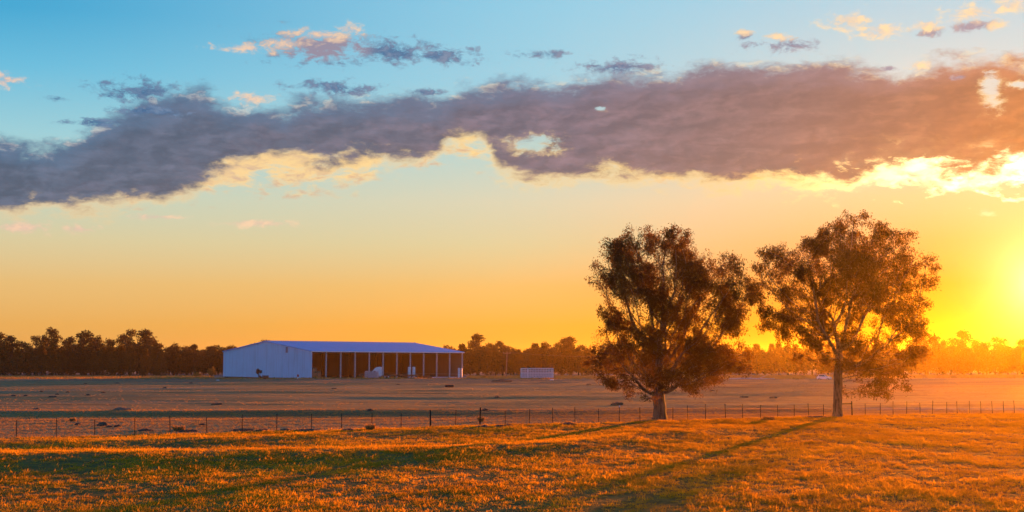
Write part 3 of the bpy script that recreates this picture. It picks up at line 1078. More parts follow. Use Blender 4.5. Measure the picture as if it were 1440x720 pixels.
def build_shed():
    A = Vector((-66.9, 476.0, 0))
    A.z = float(at(441, 532.2, 476).z)
    s = empty('farm_shed', A, radians(40.0))
    s.rotation_euler = (radians(0.0), radians(0.28), radians(40.0))
    tag(s, 'long open fronted machinery shed with pale blue steel walls and blue roof', 'shed')
    gh = lambda t: EAVE + (APEX - EAVE) * (1 - abs(t - SW / 2) / (SW / 2)) - .12
    # gable wall towards the camera, two sheeted leaves joined at a cover strip
    w1 = rib_wall(0, 18.0, gh, .06, 'y', .75)
    o = w1.build('wall', M['wall_sheet'], s)
    o['label'] = 'ribbed right part of the end wall'
    w2 = rib_wall(18.0, SW, gh, .06, 'y', 1.5)
    o = w2.build('wall', M['wall_sheet'], s)
    o['label'] = 'smoother left part of the end wall'
    MB().box(-.14, 17.9, 0, -.075, 18.1, gh(18) - .05).build('cover_strip', M['wall_sheet'], s)
    MB().box(-.16, -.12, 0, .10, .16, EAVE - .15).build('corner_flashing', M['wall_sheet'], s)
    MB().box(-.18, SW - .1, 0, .10, SW + .14, EAVE - .15).build('corner_flashing', M['wall_sheet'], s)
    # far end wall and back wall, seen from inside
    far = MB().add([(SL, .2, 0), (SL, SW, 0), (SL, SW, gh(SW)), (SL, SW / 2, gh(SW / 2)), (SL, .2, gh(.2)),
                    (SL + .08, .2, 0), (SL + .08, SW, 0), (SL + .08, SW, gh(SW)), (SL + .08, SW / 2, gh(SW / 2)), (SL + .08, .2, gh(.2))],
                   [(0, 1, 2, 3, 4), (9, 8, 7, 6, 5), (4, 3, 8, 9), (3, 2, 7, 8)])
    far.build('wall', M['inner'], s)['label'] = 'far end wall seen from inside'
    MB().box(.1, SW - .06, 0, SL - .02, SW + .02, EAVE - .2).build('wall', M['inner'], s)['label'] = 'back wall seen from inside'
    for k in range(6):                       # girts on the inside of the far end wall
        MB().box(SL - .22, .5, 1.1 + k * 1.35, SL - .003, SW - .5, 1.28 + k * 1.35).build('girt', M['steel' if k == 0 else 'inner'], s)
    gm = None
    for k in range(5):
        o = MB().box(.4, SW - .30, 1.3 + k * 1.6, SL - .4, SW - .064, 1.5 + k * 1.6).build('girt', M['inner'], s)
    # roof: two slopes with ribs running down
    ov = .45
    for side in (0, 1):
        mb = MB()
        x = -.35
        while x < SL + .35 - 1e-6:
            x2 = min(x + 1.5, SL + .35)
            segs = [(x, 0), (x + .8 * (x2 - x), 0), (x + .85 * (x2 - x), .06), (x + .95 * (x2 - x), .06), (x2, 0)]
            y0, z0 = (-ov, EAVE - ov * (APEX - EAVE) / (SW / 2)) if side == 0 else (SW + ov, EAVE - ov * (APEX - EAVE) / (SW / 2))
            for (a, o1), (b, o2) in zip(segs[:-1], segs[1:]):
                P = [(a, y0, z0 + o1), (b, y0, z0 + o2), (b, SW / 2, APEX + o2), (a, SW / 2, APEX + o1),
                     (a, y0, z0 - .1), (b, y0, z0 - .1), (b, SW / 2, APEX - .1), (a, SW / 2, APEX - .1)]
                mb.add(P, [(0, 1, 2, 3), (7, 6, 5, 4), (0, 4, 5, 1)])
            x = x2
        r = mb.build('roof', M['roof_sheet'], s)
    MB().prism([(-.37, APEX + .07), (SL + .37, APEX + .07), (SL + .37, APEX + .16), (-.37, APEX + .16)], SW / 2 - .35, SW / 2 + .35).build('ridge_cap', M['roof_sheet'], s)
    MB().box(-.3, -ov - .20, EAVE - .42, SL + .3, -ov - .003, EAVE - .12).build('gutter', M['white'], s)
    for sd in (-1, 1):                        # barge boards on the near gable
        ya = SW / 2
        yb = SW / 2 + sd * (SW / 2 + .4)
        zb = EAVE - .4 * (APEX - EAVE) / (SW / 2)
        MB().add([(-.46, ya, APEX - .26), (-.46, yb, zb - .26), (-.46, yb, zb + .03), (-.46, ya, APEX + .03),
                  (-.37, ya, APEX - .26), (-.37, yb, zb - .26), (-.37, yb, zb + .03), (-.37, ya, APEX + .03)],
                 [(0, 1, 2, 3), (7, 6, 5, 4), (3, 2, 6, 7), (1, 0, 4, 5), (0, 3, 7, 4), (2, 1, 5, 6)]).build('barge_board', M['roof_sheet'], s)
    # front columns, beam, rafters and purlins
    cm = MB().box(-.22, -.16, 0, .22, -.10, EAVE - .2).box(-.22, .10, 0, .22, .16, EAVE - .2).box(-.04, -.10, 0, .04, .10, EAVE - .2).mesh('column', M['steel'])
    for k in range(1, BAYS + 1):
        o = mesh_obj('column', cm, s)
        o.location = (SL * k / BAYS if k < BAYS else SL - .1, .25, 0)
    MB().box(.2, .12, EAVE - .75, SL - .4, .38, EAVE - .35).build('eave_beam', M['darkwood'], s)
    rm = MB()
    rm.add([(0, .5, EAVE - .25), (0, SW / 2, APEX - .25), (0, SW / 2, APEX - .9), (0, .5, EAVE - .8), (.25, .5, EAVE - .25), (.25, SW / 2, APEX - .25), (.25, SW / 2, APEX - .9), (.25, .5, EAVE - .8)],
           [(0, 1, 2, 3), (7, 6, 5, 4), (0, 4, 5, 1), (2, 6, 7, 3), (0, 3, 7, 4), (1, 5, 6, 2)])
    rmm = rm.mesh('rafter', M['darkwood'])
    cc = MB().box(-.2, -.2, 0, .2, .2, APEX - 1.0).mesh('inner_column', M['darkwood'])
    for k in range(1, BAYS):
        o = mesh_obj('rafter', rmm, s)
        o.location = (SL * k / BAYS, 0, 0)
        if k % 2 == 0:
            o = mesh_obj('inner_column', cc, s)
            o.location = (SL * k / BAYS, SW / 2, 0)
    for k in range(1, 7):
        yy = SW / 2 * k / 7
        zz = EAVE + (APEX - EAVE) * k / 7
        MB().box(.2, yy - .1, zz - .24, SL - .2, yy + .1, zz - .11).build('purlin', M['darkwood'], s)
    # rust stain strip flashing near the top of the end wall
    MB().box(-.10, 15.2, gh(15.2) - 2.3, -.073, 16.6, gh(15.2) - .35).build('vent', mat_plain('stained_vent', (.34, .30, .34), (.22, .18, .2), 3, .6, stretch=(1, 4, .5)), s)
    # concrete apron
    MB().box(.2, .2, -.4, SL - .1, SW - .1, .06).build('floor_slab', M['earth'], s)
    return s


shed = build_shed()


def on_ground(px, D, sink=0.0):
    x = (px - 720) / F * D
    return Vector((x, D, float(gz(x, D)) - sink))


# things stacked in the first bay
def crate(name, loc, w, d, h, rz, label, cat, mat, group=None, slats=4):
    t = empty(name, loc, rz)
    tag(t, label, cat, group)
    MB().box(-w / 2 + .05, -d / 2 + .05, .12, w / 2 - .05, d / 2 - .05, h - .05).build('body', M[mat], t)
    sm = MB().box(-w / 2, -d / 2, 0, w / 2, -d / 2 + .045, (h - .1) / slats * .7).mesh('slat', M[mat])
    for k in range(slats):
        o = mesh_obj('slat', sm, t)
        o.location = (0, 0, .1 + k * (h - .1) / slats)
    pm = MB().box(-.07, -d / 2 - .05, 0, .07, -d / 2 - .002, h).mesh('post', M[mat])
    for xx in (-w / 2 + .07, w / 2 - .07):
        o = mesh_obj('post', pm, t)
        o.location = (xx, 0, 0)
    return t


def in_shed(x, y, z=.06):
    return shed.matrix_basis @ Vector((x, y, z))


crate('wooden_crate', in_shed(1.9, 2.0), 2.0, 2.0, 1.8, radians(40), 'weathered crate at the foot of the pile in the first shed bay', 'crate', 'yardtimber')
crate('wooden_crate', in_shed(1.9, 2.0, 1.87), 1.6, 1.7, 1.7, radians(43), 'topmost weathered crate of the pile in the first shed bay', 'crate', 'yardtimber')
crate('wooden_crate', in_shed(4.1, 2.4), 1.5, 1.6, 2.4, radians(36), 'taller crate beside the pile in the first shed bay', 'crate', 'yardtimber')


# white upright tanks
def tank(px, D, ytop, wpx, label, group):
    p = on_ground(px, D, .05)
    H = at(px, ytop, D).z - p.z
    R = wpx / 2 * D / F
    t = empty('upright_tank', p)
    tag(t, label, 'tank', group)
    MB().tube([(0, 0, .25), (0, 0, H * .97), (0, 0, H)], [R, R, R * .8], 16).build('barrel', M['white'], t, smooth=False)
    MB().tube([(0, 0, H * .5 - .05), (0, 0, H * .5 + .05)], R * 1.04, 16).build('band', M['steel'], t)
    MB().tube([(0, 0, 0), (0, 0, .25)], R * 1.1, 12).build('base', M['steel'], t)
    MB().tube([(0, 0, H), (0, 0, H + .12)], R * .25, 8).build('cap', M['steel'], t)


G = 'white upright tanks in front of the shed'
tank(576, 486, 516, 4.2, 'left one of the two thicker white upright tanks at the middle of the shed', G)
tank(582.3, 487, 516, 4.2, 'right one of the two thicker white upright tanks at the middle of the shed', G)
tank(645.5, 500, 517.5, 2.8, 'left one of the slim white tanks at the right end of the shed', G)
tank(649.3, 501, 517.5, 2.4, 'right one of the slim white tanks at the right end of the shed', G)


def wheel_mesh(R, w):
    return MB().tube([(0, -w / 2, 0), (0, -w / 2 + .04, 0), (0, w / 2 - .04, 0), (0, w / 2, 0)], [R * .9, R, R, R * .9], 18).mesh('tyre', M['rubber']), \
        MB().tube([(0, -w / 2 - .03, 0), (0, -w / 2 + .02, 0)], [R * .32, R * .58], 14).mesh('rim', M['white'])


def add_wheel(t, x, y, R, w, wm):
    o = empty('wheel', (x, y, R))
    o.parent = t
    mesh_obj('tyre', wm[0], o)
    mesh_obj('rim', wm[1], o)


def build_truck():
    p = on_ground(541, 480, .02)
    t = empty('truck', p)
    tag(t, 'white bonneted truck cab facing left, parked before the open shed', 'truck')
    W = 1.2
    wm = wheel_mesh(.52, .34)
    MB().box(-6.4, -.45, .75, 2.0, .45, 1.0).build('chassis', M['darkwood'], t)
    MB().prism([(-6.2, .7), (-4.0, .7), (-4.0, 2.15), (-4.6, 2.1), (-6.0, 1.75), (-6.2, 1.5)], -W * .85, W * .85).build('bonnet', M['red'], t)
    MB().box(-6.36, -.7, .75, -6.21, .7, 1.65).build('grille', M['steel'], t)
    MB().box(-6.6, -W, .45, -6.38, W, .8, .03).build('bumper', M['steel'], t)
    cab = MB().prism([(-4.0, .7), (-2.3, .7), (-2.3, 3.0), (-3.5, 3.0), (-4.0, 2.2)], -W, W).build('cab', M['white'], t)
    MB().prism([(-4.02, 2.22), (-3.55, 2.92), (-3.50, 2.88), (-3.96, 2.2)], -W * .9, W * .9).build('windscreen', M['glass'], t)
    d = MB().box(-3.75, -W - .035, .9, -2.65, -W - .003, 2.75).build('door', M['white'], t)
    MB().box(-3.45, -W - .055, 1.9, -2.85, -W - .038, 2.6).build('window', M['glass'], d)
    MB().box(-2.78, -W - .09, 1.55, -2.70, -W - .038, 1.7).build('handle', M['steel'], d)
    MB().prism([(-3.5, 3.003), (-1.0, 3.003), (-.95, 3.75), (-1.6, 3.95), (-2.8, 3.7)], -W * .95, W * .95).build('roof_fairing', M['white'], t)
    MB().box(-2.28, -W, .9, -.85, W, 3.0, .06).build('sleeper', M['white'], t)
    MB().box(-2.0, -W - .02, .5, -.9, -W + .5, .88, .05).build('fuel_tank', M['steel'], t)
    MB().tube([(-.65, -W * .8, .9), (-.65, -W * .8, 4.0)], .1, 8).build('exhaust_stack', M['steel'], t)
    MB().tube([(-.65, W * .8, .9), (-.65, W * .8, 4.0)], .1, 8).build('exhaust_stack', M['steel'], t)
    MB().prism([(-6.0, .95), (-5.7, 1.18), (-4.8, 1.18), (-4.5, .95), (-4.6, .92), (-4.9, 1.12), (-5.6, 1.12), (-5.9, .92)], -W - .02, -W + .3).build('mudguard', M['red'], t)
    MB().box(-5.0, -W - .3, 2.2, -4.85, -W - .05, 2.6).build('mirror', M['steel'], t)
    for x in (-5.25, .35, 1.5):
        for y in (-W + .05, W - .05):
            add_wheel(t, x, y, .52, .34, wm)


build_truck()


def build_flatbed():
    p = on_ground(566, 483, .02)
    t = empty('flatbed_trailer', p, radians(4))
    tag(t, 'low empty brown flatbed trailer behind the white truck', 'trailer')
    MB().box(-5.0, -1.2, 1.15, 5.6, 1.2, 1.33).build('deck', M['darkwood'], t)
    MB().box(-5.0, -1.26, 1.05, 5.6, -1.203, 1.36).build('side_rail', M['yardtimber'], t)
    MB().box(-4.6, -.5, .85, 5.2, -.3, 1.148).box(-4.6, .3, .85, 5.2, .5, 1.148).build('chassis', M['darkwood'], t)
    MB().box(-5.1, -1.2, 1.36, -5.0, 1.2, 2.5).build('headboard', M['yardtimber'], t)
    wm = wheel_mesh(.45, .3)
    for x in (2.4, 3.5, 4.6):
        for y in (-1.0, 1.0):
            add_wheel(t, x, y, .45, .3, wm)


build_flatbed()


def cage(name, px, D, wpx, hpx, label, cat, mat, nv, cols=2, depth=1.8, skid=.25):
    p = on_ground(px, D, .03)
    w, h = wpx * D / F, hpx * D / F
    t = empty(name, p, radians(-3))
    tag(t, label, cat)
    MB().box(-w / 2, -depth / 2, 0, w / 2, -depth / 2 + .15, skid).box(-w / 2, depth / 2 - .15, 0, w / 2, depth / 2, skid).build('skid', M['darkwood'], t)
    MB().box(-w / 2, -depth / 2, skid, w / 2, depth / 2, skid + .1).build('floor', M[mat], t)
    MB().box(-w / 2 + .1, -depth / 2 + .12, skid + .1, w / 2 - .1, depth / 2 - .12, h * .82).build('load', M['steel' if mat == 'steel' else 'yardtimber'], t)
    rm = MB().box(-w / 2, -.04, -.05, w / 2, .04, .05).mesh('rail', M[mat])
    for k in range(4):
        for y in (-depth / 2 + .04, depth / 2 - .04):
            o = mesh_obj('rail', rm, t)
            o.location = (0, y, skid + .16 + (h - skid - .22) * k / 3)
    pm = MB().box(-.05, -.06, skid + .1, .05, .06, h).mesh('upright', M[mat])
    for k in range(nv + 1):
        for y in (-depth / 2 - .022, depth / 2 + .022):
            o = mesh_obj('upright', pm, t)
            o.location = (-w / 2 + .05 + (w - .1) * k / nv, y, 0)
    return t


cage('steel_crate', 525.5, 472, 14, 10.5, 'pale galvanised steel crate in front of the truck bonnet', 'crate', 'steel', 7)
cage('steel_crate', 516.8, 474, 4.6, 10.2, 'narrow light steel crate at the left of the larger pale one', 'crate', 'white', 3)
cage('rusty_crate', 510, 478, 8, 7, 'rusty brown open crate left of the pale crates by the truck', 'crate', 'darkwood', 4)
cage('brown_bin', 600, 487, 10, 4.2, 'low rusty brown bin between the white tanks', 'bin', 'darkwood', 4, skid=.1)
cage('steel_rack', 374.5, 462, 8, 5.5, 'low dark rack beside the round bush at the end wall', 'rack', 'darkwood', 3, skid=.12, depth=1.0)


def build_stock_crate():
    D = 470
    x0, x1 = 732.3, 777.8
    p = on_ground(755, D, .02)
    t = empty('stock_crate_trailer', p)
    tag(t, 'white barred livestock crate trailer in the open field right of the shed', 'trailer')
    w = (x1 - x0) * D / F
    zb = at(755, 530.3, D).z - p.z
    zt = at(755, 518.3, D).z - p.z
    MB().box(-w / 2, -1.2, zb - .15, w / 2, 1.2, zb).build('deck', M['steel'], t)
    nr = 6
    rm = MB().box(-w / 2, -.03, -.07, w / 2, .03, .07).mesh('rail', M['white'])
    for k in range(nr):
        for y in (-1.2, 1.2):
            o = mesh_obj('rail', rm, t)
            o.location = (0, y, zb + .1 + (zt - zb - .17) * k / (nr - 1))
    um = MB().box(-.05, -.05, zb, .05, .05, zt).mesh('upright', M['white'])
    for k in range(21):
        for y in (-1.285, 1.285):
            o = mesh_obj('upright', um, t)
            o.location = (-w / 2 + .05 + (w - .1) * k / 20, y, 0)
    bm_ = MB().box(-.16, -1.36, zb - .05, .16, -1.29 - .05, zt + .08).mesh('corner_post', M['white'])
    for xx in (-w / 2 + .1, -w / 2 + w * .215, w / 2 - .1):
        o = mesh_obj('corner_post', bm_, t)
        o.location = (xx, 0, 0)
    MB().box(-w / 2 - .04, -1.36, zt + .01, w / 2 + .04, -1.14, zt + .17).build('top_rail', M['white'], t)
    MB().box(-w / 2 - .04, -1.36, zb - .22, w / 2 + .04, -1.22, zb - .03).build('bottom_rail', M['white'], t)
    MB().box(-w / 2 + .2, -1.0, zb + .02, w / 2 - .2, 1.0, zb + (zt - zb) * .55).build('inner_partition', M['steel'], t)
    MB().box(-w / 2 + 2.8, -.6, zb - .55, w / 2 - .8, .6, zb - .2).build('chassis', M['darkwood'], t)
    wm = wheel_mesh(.42, .3)
    for xx in (-.9, .2, 1.3):
        for y in (-.95, .95):
            add_wheel(t, xx, y, .42, .3, wm)
    MB().box(-w / 2 + 3.1, -.9, 0, -w / 2 + 3.3, -.7, zb - .2).box(-w / 2 + 3.1, .7, 0, -w / 2 + 3.3, .9, zb - .2).build('landing_leg', M['darkwood'], t)


build_stock_crate()


# power pole and its line
def pole(px, D, ytop, label, name='power_pole'):
    p = on_ground(px, D, .2)
    H = at(px, ytop, D).z - p.z
    t = empty(name, p)
    tag(t, label, 'power pole', 'power poles along the wood')
    MB().tube([(-.25, 0, -.5), (0, 0, H * .5), (.15, 0, H)], [.24, .2, .16], 8).build('shaft', M['pole'], t)
    MB().box(-1.3, -.08, H - .75, 1.5, .08, H - .55).build('crossarm', M['pole'], t)
    for xx in (-1.2, 0.1, 1.4):
        MB().tube([(xx, 0, H - .55), (xx, 0, H - .25)], .07, 6).build('insulator', M['steel'], t)
    return p + Vector((0, 0, H - .25))


e1 = pole(712.5, 560, 494.5, 'leaning pale timber power pole between the shed and the stock crate')
e2 = pole(905, 600, 500, 'power pole mostly hidden behind the dense left tree')
for dx, lb in ((-1.2, 'thin sagging wire from the left end of the leaning pole crossarm'), (1.4, 'thin sagging wire from the right end of the leaning pole crossarm')):
    pts = []
    for i in range(15):
        u = i / 14
        q = e1.lerp(e2, u)
        pts.append((q.x + dx, q.y, q.z - 4 * .9 * u * (1 - u)))
    o = MB().tube(pts, .03, 4).build('power_wire', M['wire'])
    tag(o, lb, 'wire', 'power line wires')


# bushes and small plants
def bush(name, px, ybase, w, h, label, mat, D=None, n=500, leaf=(.12, .3), trunk=0.0, seed=1, cat='bush', group=None):
    rg = np.random.default_rng(seed)
    p = on_ground(px, D) if D else ground_hit(px, ybase)
    t = empty(name, p)
    tag(t, label, cat, group)
    Vs, Qs, b = [], [], 0
    mb = MB()
    nb = 7
    for k in range(nb):
        a = rg.uniform(0, 6.28)
        c = np.array([cos(a) * w * .25, sin(a) * w * .25, trunk + (h - trunk) * rg.uniform(.35, .72)])
        mb.tube([(0, 0, -.1), tuple(c * [.5, .5, .6]), tuple(c)], [.07 * h / 2, .04 * h / 2, .015], 5)
        m_ = n // nb
        q = rg.normal(size=(m_, 3))
        q /= np.linalg.norm(q, axis=1)[:, None]
        q *= (rg.random(m_) ** .4)[:, None] * np.array([w * .28, w * .28, (h - trunk) * .30])
        V, Q = leaf_quads(c + q, leaf, (leaf[0] * .5, leaf[1] * .5), 0, rg)
        Vs.append(V)
        Qs.append(Q + b)
        b += len(V)
    mb.build('stem', M['bark_dark'], t)
    mesh_obj('foliage', np_mesh('foliage', np.concatenate(Vs), np.concatenate(Qs), M[mat]), t)
    return t


t_ = bush('small_tree', 365.5, 533, 1.9, 3.4, 'small round headed dark tree before the pale end wall', 'leaf_far', D=460, n=1500, leaf=(.12, .28), trunk=1.4, seed=3, cat='tree')
bush('bush', 367.6, 533, .8, 1.3, 'little dark shrub at the foot of the round headed tree', 'leaf_far', D=459, n=250, seed=4)
bush('bush', 279, 529, 4.0, 2.2, 'yellowish low bush left of the shed', 'leaf_yellow', D=560, n=700, leaf=(.2, .5), seed=5)
bush('bush', 299, 529, 3.4, 4.6, 'taller pale bush close to the left end of the shed', 'leaf_yellow', D=570, n=900, leaf=(.2, .5), seed=6)
bush('bush', 202, 533, 3.6, 3.4, 'dark round bush under the cypresses left of the cone shaped tree', 'leaf_cyp', D=610, n=800, leaf=(.2, .5), seed=8)
bush('bush', 680.5, 531, 1.9, 1.1, 'bright yellow bush between the shed and the power pole', 'leaf_yellow', D=480, n=500, seed=9)
bush('bush', 444.5, 533, 1.4, 1.1, 'dry pale bush at the corner of the first shed bay', 'dry', D=472, n=300, seed=10)
for i, (px, lb) in enumerate([(505, 'golden straw heap left of the rusty crate'), (539, 'golden straw heap under the truck, the brightest by the shed')]):
    p = on_ground(px, 470)
    rg = np.random.default_rng(60 + i)
    q = rg.normal(size=(500, 3)) * [.8, .5, .22]
    q[:, 2] = np.abs(q[:, 2]) * np.exp(-(q[:, 0] / 1.2) ** 2) * 1.6
    V, Q = leaf_quads(q, (.2, .45), (.05, .1), 0, rg)
    o = mesh_obj('straw_heap', np_mesh('straw_heap', V, Q, M['leaf_yellow']))
    o.location = p
    tag(o, lb, 'straw')


# lumps of earth, tussocks
def mound(px, py, w, h, label, seed, mat='earth', name='earth_mound', group=None, cat='mound'):
    w, h = w * .72, h * .8
    p = ground_hit(px, py)
    rg = np.random.default_rng(seed)
    bm = bmesh.new()
    bmesh.ops.create_icosphere(bm, subdivisions=3, radius=1.0)
    ph = rg.uniform(0, 6, 8)
    for v in bm.verts:
        c = v.co
        r = 1 + .2 * sin(c.x * 4 + ph[0]) * sin(c.y * 5 + ph[1]) + .15 * sin(c.x * 9 + ph[2] + c.z * 7) + .1 * sin(c.y * 13 + ph[3])
        v.co = Vector((c.x * r * w / 2, c.y * r * w / 2.6, max(c.z, -.35) * r * h))
    o = MB().bm(bm).build(name, M[mat], None, smooth=True)
    o.location = p
    o.rotation_euler = (0, 0, rg.uniform(0, .4))
    tag(o, label, cat, group)
    return o


def tussock(px, py, w, h, label, seed, mat='dry', group=None):
    p = ground_hit(px, py)
    rg = np.random.default_rng(seed)
    n = 160
    a = rg.uniform(0, 2 * pi, n)
    r = np.sqrt(rg.random(n)) * w * .4
    base = np.stack([r * np.cos(a), r * np.sin(a), np.zeros(n)], 1)
    out = np.stack([np.cos(a) * .5, np.sin(a) * .5, np.ones(n) * 1.2], 1) + rg.normal(0, .25, (n, 3))
    out /= np.linalg.norm(out, axis=1)[:, None]
    L = (h * rg.uniform(.5, 1.15, n))[:, None]
    s = np.cross(out, rg.normal(size=(n, 3)))
    s /= np.linalg.norm(s, axis=1)[:, None]
    wd = .03 + w * .02
    V = np.stack([base - s * wd, base + s * wd, base + out * L + s * wd * .3, base + out * L - s * wd * .3], 1).reshape(-1, 3)
    o = mesh_obj('grass_tussock', np_mesh('grass_tussock', V, np.arange(4 * n).reshape(n, 4), M[mat]))
    o.location = p
    tag(o, label, 'tussock', group)
    return o


mound(144.5, 599, 1.1, .33, 'largest dark earth clod between the third and fourth fence posts', 1, name='earth_clod', cat='clod')
mound(109, 598, .6, .2, 'small dark earth clod left of the third fence post', 2, name='earth_clod', cat='clod')
mound(153, 601, .6, .14, 'flat dark clod just right of the largest clod behind the fence', 21, name='earth_clod', cat='clod')
mound(165, 600.5, .7, .2, 'dark clod nearest the left side of the fourth fence post', 3, name='earth_clod', cat='clod')
mound(284, 598.5, .7, .18, 'lone dark clod just left of the sixth fence post', 4, name='earth_clod', cat='clod')
for i, (px, py, w) in enumerate([(205, 606, 1.4), (265, 607.5, 1.7), (341, 606, 2.0), (370, 606.5, 1.4), (402, 606, 1.3), (434, 606, 2.6), (490, 606, 1.3), (680, 601, 1.7), (702, 600.5, 1.0), (714, 599.5, 1.4), (1150, 587.5, 3.2), (800, 597, 1.5)]):
    mound(px, py, w, .17, 'low dark scrape of bare earth along the foot of the wire fence', 30 + i, group='scrapes of earth along the fence')
mound(706, 537, 7.5, .75, 'long low dark earth mound in the field below the power pole', 5)
mound(171.5, 577, 2.2, .28, 'tawny mound on the crest of the far bank at the left', 6, mat='yardtimber')
mound(51, 576.5, 1.0, .22, 'small tawny mound on the bank nearest the left edge', 7, mat='yardtimber')
mound(868, 569.5, 1.7, .35, 'dark log shaped lump in the field left of the dense tree trunk', 8)
for i, (px, py, w) in enumerate([(19, 557, 1.1), (36, 557, .8), (74, 558.5, 1.6), (58, 551, .9), (95, 552, .9), (124, 556, 1.0), (145, 552.5, 1.0), (80, 555, .8), (305, 569, 1.6), (232, 546, 1.2), (165, 539, 1.5), (268, 539, 1.2), (120, 540, 1.2),
                                (699, 559, 1.0), (886, 557.5, 1.6), (915, 561, 1.6), (1001, 550, 1.3), (1046, 559, 1.6), (1087, 560, 1.4), (828, 541, 1.5), (470, 547, 1.3), (520, 578, .7), (682, 577.5, .8), (560, 541, 1.2)]):
    mound(px, py, w, .22, 'small dark clod scattered over the bare middle field', 50 + i, name='earth_clod', cat='clod', group='clods over the middle field')
tussock(102.6, 592.5, .5, .26, 'yellowish tussock left of the third fence post', 1)
tussock(676.5, 593, .4, .4, 'yellowish tussock against a fence post at the middle', 2)
tussock(521.5, 604.5, .7, .4, 'brown tussock at the foot of a fence post below the shed', 3)
tussock(252, 606, .8, .35, 'pale dry tussock in the near paddock edge right of the fifth fence post', 4)
tussock(1080, 591, 1.0, .3, 'tawny tussock between the two big trees', 5)


# tyre, small yard things
def tyre(px, py, label):
    p = ground_hit(px, py)
    bm = bmesh.new()
    R, r = .72, .24
    mb = MB()
    n, m = 20, 8
    vs = [((R + r * cos(2 * pi * j / m)) * cos(2 * pi * i / n), (R + r * cos(2 * pi * j / m)) * sin(2 * pi * i / n), r + r * sin(2 * pi * j / m)) for i in range(n) for j in range(m)]
    fs = [(i * m + j, ((i + 1) % n) * m + j, ((i + 1) % n) * m + (j + 1) % m, i * m + (j + 1) % m) for i in range(n) for j in range(m)]
    bm.free()
    o = mb.add(vs, fs).build('tyre', M['rubber'], None, smooth=True)
    o.location = p
    tag(o, label, 'tyre')


tyre(632, 544.5, 'dark tyre lying flat in the field below the right end of the shed')
p = on_ground(420, 462)
t = empty('drum', p)
tag(t, 'small red drum with white foot against the pale end wall', 'drum')
MB().tube([(0, 0, .7), (0, 0, 1.45)], .32, 12).build('barrel', M['red'], t)
MB().box(-.25, -.25, 0, .25, .25, .7).build('stand', M['white'], t)
p = on_ground(626, 486)
t = empty('pipe_stack', p, radians(8))
tag(t, 'row of long pale pipes on the ground along the right bays of the shed', 'pipes')
for k in range(3):
    MB().tube([(-4.4 + k * .5, k * .45, .3), (4.2, k * .45, .3)], .14, 8).build('pipe', M['white'], t)
MB().box(-3.2, -.3, 0, -3.0, 1.3, .16).box(2.8, -.3, 0, 3.0, 1.3, .16).build('bearer', M['darkwood'], t)
p = on_ground(306, 470)
o = mound(306, 535, 1.3, .22, 'small white stone on the ground left of the shed', 91, mat='white', name='stone', cat='stone')
o = mound(776, 534.5, 1.7, .3, 'small white stone at the right wheel side of the stock crate', 92, mat='white', name='stone', cat='stone')


def build_car():
    D = 440
    p = on_ground(1157.5, D, .02)
    t = empty('parked_car', p, radians(-28))
    tag(t, 'white parked car glimpsed behind the fork of the right tree', 'car')
    wm = wheel_mesh(.34, .22)
    MB().prism([(-2.1, .3), (2.1, .3), (2.15, .85), (1.1, 1.0), (-1.9, 1.05), (-2.15, .9)], -.85, .85).build('body', M['white'], t)
    MB().prism([(-1.75, 1.04), (.95, 1.0), (.25, 1.55), (-1.45, 1.6)], -.74, .74).build('cabin', M['white'], t)
    MB().prism([(1.0, 1.01), (.31, 1.55), (.27, 1.53), (.95, .99)], -.66, .66).build('windscreen', M['glass'], t)
    MB().prism([(-1.5, 1.1), (.6, 1.1), (.15, 1.48), (-1.35, 1.48)], -.755, -.743).build('side_window', M['glass'], t)
    for x in (-1.3, 1.35):
        for y in (-.78, .78):
            add_wheel(t, x, y, .34, .22, wm)
    for y in (-.6, .6):
        MB().box(2.12, y - .15, .62, 2.19, y + .15, .8).build('headlight', M['steel'], t)


build_car()
p = on_ground(1055, 452)
t = empty('fallen_timber', p)
tag(t, 'low pale fallen timber lying in the field between the two big trees', 'timber')
MB().tube([(-7, 0, .25), (-2, .3, .35), (3, 0, .25), (7.5, .3, .3)], [.2, .25, .2, .1], 7).build('log', M['steel'], t)
MB().tube([(2, 0, .3), (4, .2, .9), (5.6, .3, 1.6)], [.12, .08, .03], 5).build('branch', M['steel'], t)
MB().tube([(-1, .2, .3), (.4, .2, 1.0)], [.1, .04], 5).build('branch', M['steel'], t)


# ------------------------------------------------------------------ the wire fence
POSTS = [-30, 28, 83, 137, 193, 242, 293.5, 343, 391, 439.7, 481.7, 524, 565, 606, 641, 675, 710.7, 744, 777, 808, 841, 870, 899, 945, 966, 990.7, 1018.7, 1042.7, 1067.7, 1091.7,
         1114.7, 1135, 1155.7, 1195.7, 1214, 1235, 1253, 1272, 1291, 1308, 1328, 1343, 1360, 1376, 1392, 1408, 1423, 1438, 1454]


def fence_pt(px):
    t = (px - 720) / F
    x = FENCE_A * t / (1 - FENCE_K * t)
    y = FENCE_A + FENCE_K * x
    return x, y, float(gz(x, y))


